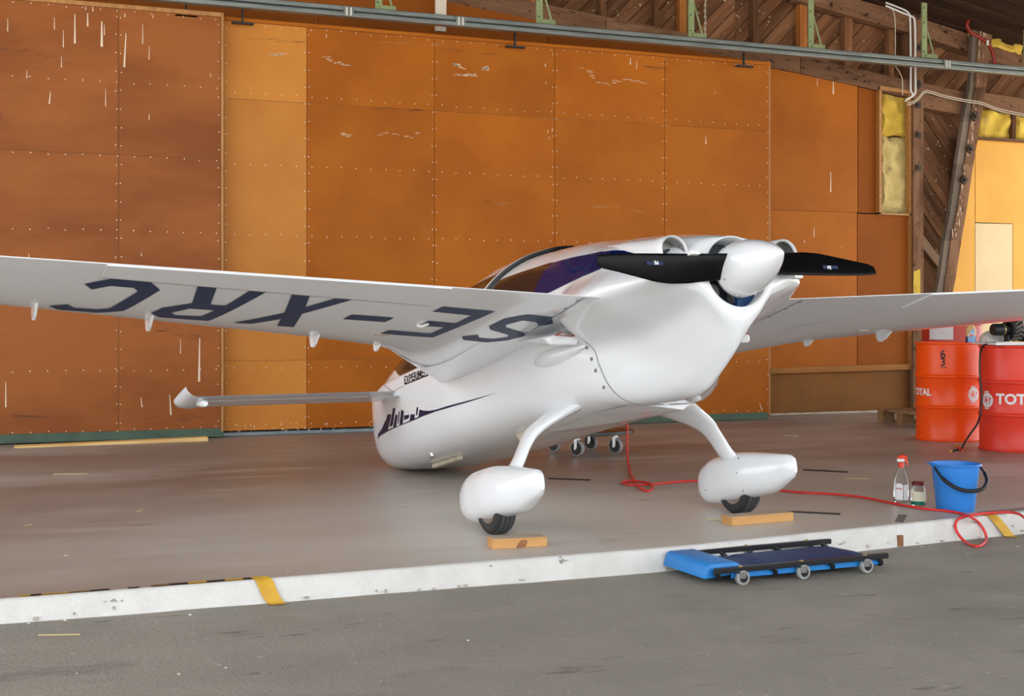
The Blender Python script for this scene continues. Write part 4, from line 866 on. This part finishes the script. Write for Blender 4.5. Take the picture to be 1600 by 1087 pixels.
# spray bottle with a blue label
sb = empty('cleaner_bottle', ontop(1517, 11.50, .872), -.50); tag(sb, 'amber spray bottle with a blue AJAX label on top of the orange drum', 'bottle')
b = MB(); b.lathe([(0, .06), (.044, .06), (.046, .10), (.044, .13), (.030, .155), (.024, .175), (.020, .19), (.018, .20), (0, .20)], 24, sy=.6); b.build('bottle_body', 'bottle_amber', sb, smooth=50)
b = MB(); b.lathe([(0, 0), (.044, 0), (.047, .01), (.046, .062), (.0, .062)], 24, sy=.62); b.build('bottle_base', 'bottle_navy', sb, smooth=50)
def lab(u, z, off=.002): a = u/.046; return (.0475*math.sin(a)*1.0, -(.0475*math.cos(a))*.62-off, z)
v, f = flat_poly([[(-.030, .005), (.030, .005), (.034, .06), (.020, .135), (-.010, .105), (-.033, .07)]], .012); b = MB(); b.add([lab(x, y) for x, y, _ in v], f); lb = b.build('bottle_label', 'label_blue', sb)
v, f = text_mesh('AJAX', .022, .0015, .006); wv = max(p[0] for p in v); b = MB(); b.add([lab((x-wv/2)*.85, .065+y*1.2+(x-wv/2)*.25, .0035) for x, y, _ in v], f); b.build('label_lettering', 'sticker_red', lb)
v, f = flat_poly([[(-.028, .060), (.028, .070), (.028, .095), (-.028, .086)]], .012); b = MB(); b.add([lab(x, y, .0028) for x, y, _ in v], f); b.build('label_band', 'sticker_white', lb)
b = MB(); b.lathe([(0, .20), (.019, .20), (.019, .215), (.013, .22), (0, .22)], 16); b.box(-.03, -.012, .222, .05, .012, .25); b.build('spray_head', 'label_white', sb, smooth=40)
# crumpled clear plastic hood, toy wheel, motor
hd = MB(); rows = []
for i in range(9):
    t = i/8; rows.append([(.115*math.cos(q)*math.sqrt(max(0, 1-t**2.2))*(1+.04*math.sin(q*9)), .11*math.sin(q)*math.sqrt(max(0, 1-t**2.2)), .10*t) for q in (2*math.pi*k/40 for k in range(40))])
hd.grid(rows, True, True); ho = hd.build('plastic_hood', 'plastic_clear', smooth=50); ho.location = ontop(1552, 10.88, dh+.024); tag(ho, 'crumpled greyish translucent plastic hood at the left end of the white tray', 'hood')
tw_ = empty('toy_wheel', ontop(1584, 10.62, dh+.03), -PSI+.25); tag(tw_, 'black knobby rubber wheel with motor can and silver bracket on the white tray', 'wheel')
b = MB(); b.lathe([(.045, -.052), (.085, -.052), (.100, -.040), (.104, 0), (.100, .040), (.085, .052), (.045, .052)], 40, o=(0, 0, .112), axis='x'); b.build('tyre', 'toy_black', tw_, smooth=40)
for i in range(18):
    a = 2*math.pi*i/18; o = empty('x'); bpy.data.objects.remove(o); b = MB()
    for s_ in (-1, 1):
        P = []
        for (x, da, rr_) in ((0, 0, .104), (s_*.046, .30, .098), (s_*.046, .42, .098), (0, .14, .104)):
            for r_ in (rr_-.004, rr_+.007): P.append((x, r_*math.cos(a+da), .112+r_*math.sin(a+da)))
        b.add(P, [(0, 2, 4, 6), (1, 7, 5, 3), (0, 1, 3, 2), (2, 3, 5, 4), (4, 5, 7, 6), (6, 7, 1, 0)])
    b.build('tread_block', 'tread_tan', tw_)
b = MB(); b.lathe([(0, -.20), (.045, -.20), (.050, -.19), (.050, -.09), (.040, -.08), (.040, -.04)], 24, o=(0, 0, .10), axis='x'); b.build('motor_can', 'toy_black', tw_, smooth=40)
b = MB(); b.lathe([(.0505, -.115), (.0515, -.112), (.0515, -.106), (.0505, -.103)], 24, o=(0, 0, .10), axis='x'); b.build('motor_band', 'brass', tw_, smooth=40)
b = MB(); b.box(-.075, -.03, 0, -.055, .03, .06); b.build('foot', 'toy_black', tw_, bevel=.004)
b = MB(); b.tube([(.075, -.07, .03), (.062, -.07, .10), (.075, -.07, .17), (.15, -.07, .17)], .010, 8); b.tube([(.075, -.07, .03), (.15, -.07, .02)], .010, 8); b.build('silver_bracket', 'chrome', tw_, smooth=50)
b = MB(); b.box(.07, -.04, 0, .19, .06, .16); b.build('gear_case', 'toy_black', tw_, bevel=.008)
# black cable with clips
cb_ = MB(); cpts = [atd(x, y, d) for x, y, d in ((1546, 536, 10.70), (1540, 538, 10.65), (1534, 544, 10.62), (1531, 560, 10.6), (1531, 585, 10.58), (1533, 605, 10.56), (1534, 622, 10.55), (1532, 645, 10.55), (1527, 662, 10.5), (1516, 678, 10.45), (1507, 692, 10.4))]
e_ = atz(1503, 700, .006); cpts.append(e_); cb_.tube(spline(cpts, 4), .008, 7); cab = cb_.build('jumper_cable', 'handle_black', smooth=60); tag(cab, 'black jumper cable hanging from the white tray to the floor between the drums', 'cable')
for (x0, y0, x1, y1, m) in ((1496, 697, 1504, 704, 'trigger_red'), (1486, 704, 1497, 702, 'handle_black'), (1493, 695, 1497, 697, 'tape_yellow'), (1484, 705, 1487, 704, 'tape_yellow')):
    b = MB(); b.tube([atz(x0, y0, .008), atz(x1, y1, .008)], .008, 6); b.build('clip', m, cab)
# floor row: spray bottle, jar, bucket
p = atz(1413, 785, 0); sp_ = empty('spray_bottle', p+Vector((0, .03, 0)), -PSI-.3); tag(sp_, 'clear spray bottle with red trigger head and white label standing on the floor', 'bottle')
b = MB(); b.lathe([(0, .001), (.040, .001), (.043, .010), (.0435, .10), (.041, .135), (.030, .165), (.020, .195), (.014, .206), (.014, .215)], 32, sy=.72); b.build('bottle_body', 'pet', sp_, smooth=60)
b = MB(); b.lathe([(0, .004), (.038, .004), (.040, .012), (.040, .030), (0, .030)], 28, sy=.70); b.build('liquid', 'liquid_clear', sp_, smooth=60)
v, f = flat_poly([[(-.036, .016), (.012, .016), (.012, .10), (.004, .112), (-.02, .115), (-.036, .10)]], .012); b = MB(); b.add([(.0452*math.sin(x/.044), -.0452*.72*math.cos(x/.044)-.003, y) for x, y, _ in v], f); lb = b.build('bottle_label', 'label_white', sp_)
v, f = flat_poly([[(-.030, .080), (.006, .080), (.006, .086), (-.030, .086)]], .012); b = MB(); b.add([(.0450*math.sin(x/.044), -.0452*.72*math.cos(x/.044)-.004, y) for x, y, _ in v], f); b.build('label_stripe', 'sticker_red', lb)
v, f = flat_poly([[(.016, .016), (.05, .016), (.05, .11), (.016, .105)]], .012); b = MB(); b.add([(.0452*math.sin(x/.044), -.0452*.72*math.cos(x/.044)-.003, y) for x, y, _ in v], f); b.build('bottle_label', 'label_white', sp_)
b = MB(); b.lathe([(0, .206), (.0165, .206), (.0165, .232), (.012, .236), (0, .236)], 20); b.tube([(-.018, 0, .258), (0, 0, .268), (.024, 0, .266), (.036, 0, .262)], [.010, .014, .012, .008], 12); b.tube([(.022, 0, .258), (.030, 0, .24), (.036, 0, .218)], [.006, .007, .004], 8); b.build('trigger_head', 'trigger_red', sp_, smooth=50)
b = MB(); b.box(-.024, -.011, .238, .020, .011, .258); b.build('trigger_housing', 'label_white', sp_, bevel=.005)
p = atz(1440, 790, 0); jr = empty('glass_jar', p+Vector((0, .03, 0)), -PSI); tag(jr, 'small glass jar with maroon lid, cream label and green liquid', 'jar')
b = MB(); b.lathe([(0, .001), (.038, .001), (.042, .008), (.042, .085), (.038, .100), (.034, .106), (.034, .122)], 36); b.build('jar_body', 'glass', jr, smooth=60)
b = MB(); b.lathe([(0, .005), (.037, .005), (.039, .012), (.039, .028), (0, .028)], 32); b.build('liquid', 'liquid_green', jr, smooth=60)
b = MB(); b.lathe([(.0427, .027), (.0427, .083)], 32, a0=-2.9, a1=-.25); b.build('jar_label', 'label_cream', jr, smooth=60)
b = MB(); b.lathe([(0, .136), (.034, .136), (.037, .133), (.037, .118), (.034, .117)], 32); b.build('jar_lid', 'lid_maroon', jr, smooth=40)
p = atz(1505, 801, 0); bk = empty('bucket', p+Vector((.03, .10, 0)), -PSI); tag(bk, 'blue plastic bucket with a black carrying handle beside the red hose', 'bucket')
b = MB(); b.lathe([(0, .003), (.098, .003), (.100, 0), (.104, .004), (.131, .255), (.140, .256), (.143, .262), (.140, .268), (.128, .266), (.126, .250), (.100, .012), (0, .010)], 56); b.build('bucket_body', 'bucket_blue', bk, smooth=45)
b = MB(); b.add([(-.125, -.03, .268), (-.168, 0, .274), (-.125, .03, .268), (-.130, 0, .245)], [(0, 1, 2), (0, 3, 1), (1, 3, 2)]); b.build('bucket_spout', 'bucket_blue', bk)
b = MB(); hp = [(-.128, -.03, .245), (-.105, -.105, .190), (-.045, -.155, .145), (.035, -.165, .130), (.105, -.135, .140), (.150, -.08, .175), (.155, -.03, .215), (.140, .0, .245)]; b.tube(spline(hp, 6), [.007]*6+[.011]*31+[.007]*6, 10); b.build('bucket_handle', 'handle_black', bk, smooth=60)
# wood blocks in front of the wheels
def block(pl, pr, label, seed, knot):
    a, c = atz(*pl, 0), atz(*pr, 0); d = c-a; L_ = d.length; o = empty('wood_block', a, math.atan2(d.y, d.x)); tag(o, label, 'block', 'wooden wheel blocks')
    b = MB(); b.box(0, 0, 0, L_, .10, .046); b.build('timber', 'pine', o, bevel=.002)
    b = MB(); b.box(.002, .002, .0455, L_-.002, .098, .0472); b.build('worn_top', 'pine_grey', o)
    if knot: b = MB(); b.add([(L_*x, -.0006, z) for x, z in ((.42, .002), (.60, .002), (.64, .030), (.60, .038), (.52, .036), (.46, .02))], [tuple(range(6))]); b.build('knot', 'pine_knot', o)
block((770, 858), (855, 853.5), 'short pine board with a dark knot lying before the left wheel', 1, True)
block((1144, 821.5), (1240, 813.5), 'longer pine board lying before the right wheel', 2, False)
# mechanic's creeper on the apron
n0 = atz(1117, 893, -.035); n1 = atz(1387, 868, -.035); dirv = (n1-n0); cl_ = dirv.length; cr = empty('mechanic_creeper', (n0.x, n0.y, ground_z(n0.x+.4)), math.atan2(dirv.y, dirv.x)); tag(cr, 'blue padded mechanic creeper on castors in front of the white kerb', 'creeper')
W = .43
for y in (0, W): b = MB(); b.box(0, y-.010, .060, cl_, y+.012, .085); b.build('side_rail', 'frame_black', cr, bevel=.004)
for x in (.0, .30, .62, .90):
    b = MB(); b.tube(spline([(x, -.0, .068), (x+.03, .012, .045), (x+.03, .05, .030), (x+.03, W-.05, .030), (x+.03, W-.012, .045), (x, W, .068)], 4), .011, 8); b.build('cross_bar', 'frame_black' if x in (0, .30) else 'frame_black', cr, smooth=60)
def padmesh(x0, x1, y0, y1, zb, zt0, zt1, cr_=.012):
    b = MB(); n = 12; rows = []
    for i in range(n+1):
        u = i/n; x = x0+(x1-x0)*u; zt = zt0+(zt1-zt0)*u; e = .012*(u in (0, 1))
        prof_ = [(y0, zb), (y0-.004, (zb+zt)/2-e), (y0+.012, zt-e), (y0+.05, zt+cr_*.5-e), ((y0+y1)/2, zt+cr_-e), (y1-.05, zt+cr_*.5-e), (y1-.012, zt-e), (y1+.004, (zb+zt)/2-e), (y1, zb)]
        rows.append([(x, y, z) for y, z in prof_])
    b.grid(rows, True, True); return b
padmesh(.30, .935, .025, W-.025, .032, .056, .060).build('back_pad', 'pad_navy', cr, smooth=40)
padmesh(.13, .295, .025, W-.025, .032, .052, .056).build('back_pad', 'pad_navy', cr, smooth=40)
b = MB(); b.box(.10, .018, .030, .94, .026, .055); b.build('pad_edge', 'pad_blue', cr, bevel=.002)
h_ = MB(); q = [(-.035, .032), (.16, .045), (.16, .085), (.13, .100), (.0, .100), (-.015, .092)]
h_.add([(x, y, z) for y in (.03, W-.03) for x, z in q], [tuple(range(6))[::-1], tuple(range(6, 12))]+[(i, (i+1) % 6, (i+1) % 6+6, i+6) for i in range(6)]); h_.build('head_rest', 'pad_blue', cr, bevel=.010, smooth=40)
for x, y in ((.13, -.004), (.46, -.004), (.82, -.004), (.13, W+.004), (.46, W+.004), (.82, W+.004)):
    b = MB(); b.lathe([(.010, -.012), (.030, -.012), (.034, -.008), (.034, .008), (.030, .012), (.010, .012)], 24, o=(x+.012, y, .034), axis='y'); ca = b.build('castor_wheel', 'caster_grey', cr, smooth=40)
    b = MB(); b.lathe([(0, -.0135), (.020, -.0135), (.022, -.011)], 16, o=(x+.012, y, .034), axis='y'); b.build('hub', 'frame_black', ca, smooth=40)
    b = MB(); b.box(x-.010, y-.018, .034, x+.020, y-.014, .060); b.box(x-.010, y+.014, .034, x+.020, y+.018, .060); b.box(x-.016, y-.020, .056, x+.022, y+.020, .062); b.build('castor_fork', 'chrome', cr)
    b = MB(); b.lathe([(0, .090), (.007, .090), (.010, .085)], 10, o=(x, y, 0)); b.build('rail_bolt', 'brass', cr)
# wheeled dolly behind the fuselage
cs = [atz(902, 713, 0), atz(962, 709, 0), atz(923, 702.5, 0), atz(866, 706, 0)]; ctr = (cs[0]+cs[1]+cs[2]+cs[3])/4
dl = empty('castor_dolly', ctr); tag(dl, 'low black dolly on four chrome forked castors standing behind the fuselage', 'dolly')
b = MB(); b.lathe([(0, .150), (.27, .150), (.285, .156), (.28, .178), (.24, .186), (0, .188)], 40, sx=1.25, sy=.9, o=(.10, .06, 0)); b.build('deck', 'frame_black', dl, smooth=40)
for c in cs:
    o = c-ctr; an = math.radians(28)
    def rot(x, y): return (o.x+x*math.cos(an)-y*math.sin(an), o.y+x*math.sin(an)+y*math.cos(an))
    T = lambda x, y, z: (*rot(x, y), z)
    b = MB(T); b.lathe([(.0, -.016), (.050, -.016), (.052, -.012), (.052, .012), (.050, .016), (0, .016)], 28, o=(0, 0, .064), axis='x'); wh = b.build('castor_wheel', 'toy_black', dl, smooth=40)
    b = MB(T); b.lathe([(.052, -.016), (.062, -.014), (.064, 0), (.062, .014), (.052, .016)], 28, o=(0, 0, .064), axis='x'); b.build('castor_tyre', 'caster_grey', wh, smooth=40)
    b = MB(T)
    for s_ in (-1, 1): b.box(s_*.022-.002, -.014, .056, s_*.022+.002, .014, .135)
    b.box(-.026, -.02, .132, .026, .02, .138); b.lathe([(0, -.032), (.010, -.032), (.010, .032), (0, .032)], 12, o=(0, 0, .064), axis='x'); b.tube([(0, 0, .136), (0, 0, .152)], .02, 10); b.build('castor_fork', 'chrome', dl)
# red air hose from the belly along the floor and over the kerb
hp = [(979, 650, 'd'), (980, 675, 'd'), (980.6, 715, 'd'), (984, 734, 0), (990, 750, 0), (996, 759, 0), (1007.5, 766, 0), (1015, 766, 0), (1020, 761, 0), (1015, 755, 0), (1002, 752, 0), (980, 751, 0), (972, 753.5, 0), (977.5, 756, 0), (996, 757.5, 0), (1021, 756, 0), (1040, 754, 0), (1090, 751, 0), (1150, 756, 0), (1205, 764, 0), (1250, 769, 0), (1300, 771.5, 0), (1350, 777, 0), (1400, 787, 0), (1440, 794, 0), (1480, 798, 0), (1503, 802, 0), (1518, 808, 0), (1529, 816, 'k'), (1538, 829, 'k'), (1541, 841, 'k'), (1536, 850, 'k'), (1524, 853, 'k'), (1508, 846, 'k'), (1496, 832, 'k'), (1493, 819, 'k'), (1500, 809, 0), (1520, 804, 0), (1550, 801, 0), (1576, 800, 0), (1592, 803, 0), (1606, 812, 0), (1640, 830, 'k')]
HP = []; dref = (atz(985, 738, 0)-Vector((0, 0, HC))).dot(Vector((sp, cp, 0)))
for x, y, k_ in hp:
    if k_ == 0: HP.append(atz(x, y, .008 if x < 1515 else .016))
    elif k_ == 'd': HP.append(atd(x, y, dref))
    else:
        q = atz(x, y, -.05); q = atY(x, y, kerb_y(q.x)-.03)
        if q.z < ground_z(q.x)+.009: q = atz(x, y, ground_z(q.x)+.009)
        HP.append(q)
b = MB(); b.tube(spline(HP, 6), .0075, 8); hz_ = b.build('air_hose', 'red_hose', smooth=60); tag(hz_, 'thin red air hose running from under the aircraft and looping over the kerb', 'hose')
# tapes and plates on floor and kerb
def strip(name, x0, x1, y0, y1, z, m, parent=None):
    b = MB(); n = max(2, int(abs(x1-x0)/.1)); xs_ = [x0+(x1-x0)*i/n for i in range(n+1)]
    b.grid([[(x, kerb_y(x)+y0, z), (x, kerb_y(x)+y1, z)] for x in xs_]); b.grid([[(x, kerb_y(x)+y0, z+.002), (x, kerb_y(x)+y1, z+.002)] for x in xs_]); return b.build(name, m, parent)
tp = empty('hazard_tape', (.4, kerb_y(.4)+.03, .0015)); tag(tp, 'worn black and yellow hazard tape stuck along the top of the kerb', 'tape')
R_ = random.Random(4); x = -.9; i = 0
while x < .91:
    w_ = .075 if x > .5 else R_.uniform(.03, .10); mm = ('tape_black', 'tape_yellow')[i % 2] if x > .5 else R_.choice(('tape_brown', 'tape_brown', 'tape_black', 'tape_yellow', None))
    if mm: o = strip('stripe', x, min(x+w_, .92), .030+R_.uniform(0, .006), .062 if x > .5 else R_.uniform(.045, .06), .0025, mm, tp); o.location = -tp.location
    x += w_; i += 1
def kerb_band(name, x0, x1, m, label, cat, lean=0):
    b = MB(); rows = []
    for u in np.linspace(0, 1, 5):
        x = x0+(x1-x0)*u; y = kerb_y(x); z = ground_z(x+lean); rows.append([(x-.01, y+.07, .0045), (x, y+.010, .0055), (x+lean*.15, y-.006, -.006), (x+lean*.6, y-.020, -.06), (x+lean, y-.032, z+.004), (x+lean+.01, y-.07, z+.004)])
    b.grid(rows); return tag(b.build(name, m, smooth=40), label, cat)
kerb_band('yellow_band', .905, .975, 'tape_yellow', 'yellow tape band folded down the kerb face at the end of the hazard tape', 'tape', .045)
bx = atz(1550, 808, 0).x
kerb_band('yellow_band', bx, bx+.075, 'tape_yellow', 'torn yellow tape strip slanting down the kerb near the bucket', 'tape', .10)
sx0 = atz(1574, 812, 0).x; pm = MB(); pm.grid([[(x, kerb_y(x)-.004, -.03), (x, kerb_y(x)+.012, .008), (x, kerb_y(x)+.10, .008)] for x in np.linspace(sx0, sx0+1.4, 9)]); tag(pm.build('steel_plate', 'steel_plate'), 'grey blue steel plate covering the kerb edge right of the yellow tape', 'plate')
c4 = [atz(x, y, .002) for x, y in ((1399, 814), (1411, 815.5), (1417, 804.5), (1404, 803.5))]; b = MB(); b.prism([(q.x, q.y) for q in c4], .0005, .003, 'xy'); tag(b.build('tape_patch', 'tape_grey'), 'small dark grey square of tape on the floor below the spray bottle', 'tape')
q0 = atY(1407, 836, kerb_y(4.3)-.02); b = MB(); b.box(q0.x-.016, kerb_y(q0.x)-.026, ground_z(q0.x)+.004, q0.x+.016, kerb_y(q0.x)-.004, ground_z(q0.x)+.062); tag(b.build('brick_chip', 'pine_knot'), 'small rusty brown piece set in the white kerb face', 'marker')
# loose litter
b = MB(); R_ = random.Random(21)
def crumb(p, r): 
    a = R_.uniform(0, 6); pts = [(p.x+r*R_.uniform(.4, .9)*math.cos(a+q*1.257), p.y+r*R_.uniform(.4, .9)*math.sin(a+q*1.257), p.z+.001) for q in range(5)]; b.add(pts+[(p.x, p.y, p.z+r*.4)], [(i, (i+1) % 5, 5) for i in range(5)]+[(4, 3, 2, 1, 0)])
for x, y, r in ((310, 777, .011), (395, 648+120, .006), (219, 798, .008), (92, 745, .006), (103, 868, .012), (450, 893, .008), (640, 903, .008), (1028, 875, .006), (1365, 738, .006), (1563, 776, .010), (1410, 725, .006), (1350, 812, .006), (1328, 796, .006), (986, 697, .007), (1455, 716, .007), (1022, 681+50, .006)): crumb(atz(x, y, 0), r)
for _ in range(60): crumb(atz(R_.uniform(1200, 1400), R_.uniform(648, 690), 0), R_.uniform(.002, .006))
for _ in range(50): crumb(atz(R_.uniform(0, 1600), R_.uniform(700, 830), 0), R_.uniform(.002, .005))
for x, y, r in ((45, 977, .012), (102, 972, .014), (297, 962, .016), (120, 1055, .008), (353, 1045, .010), (732, 1000, .012), (280, 1055, .012), (1512, 859, .010), (1590, 848, .014), (1440, 849, .010)):
    p = atz(x, y, -.095); p.z = ground_z(p.x); crumb(p, r)
for _ in range(160):
    p = atz(R_.uniform(0, 1600), R_.uniform(940, 1085), -.1); p.z = ground_z(p.x); crumb(p, R_.uniform(.002, .005))
tag(b.build('litter', 'litter'), 'scattered pale crumbs of litter on floor and apron', 'litter', kind='stuff')
b = MB()
for x0, y0, x1, y1 in ((83, 740.5, 136, 740), (38, 821, 51, 819), (214, 799, 223, 797.5), (1225, 679.5, 1248, 681), (1105, 811, 1125, 812), (1320, 747, 1360, 748), (60, 992, 125, 991)):
    z = 0 if y0 < 900 else -.088; a, c = atz(x0, y0, z+.004), atz(x1, y1, z+.004); b.tube([a, c], .0035, 5)
tag(b.build('straw', 'litter_straw'), 'thin pale straws lying about on the floor', 'litter', kind='stuff')
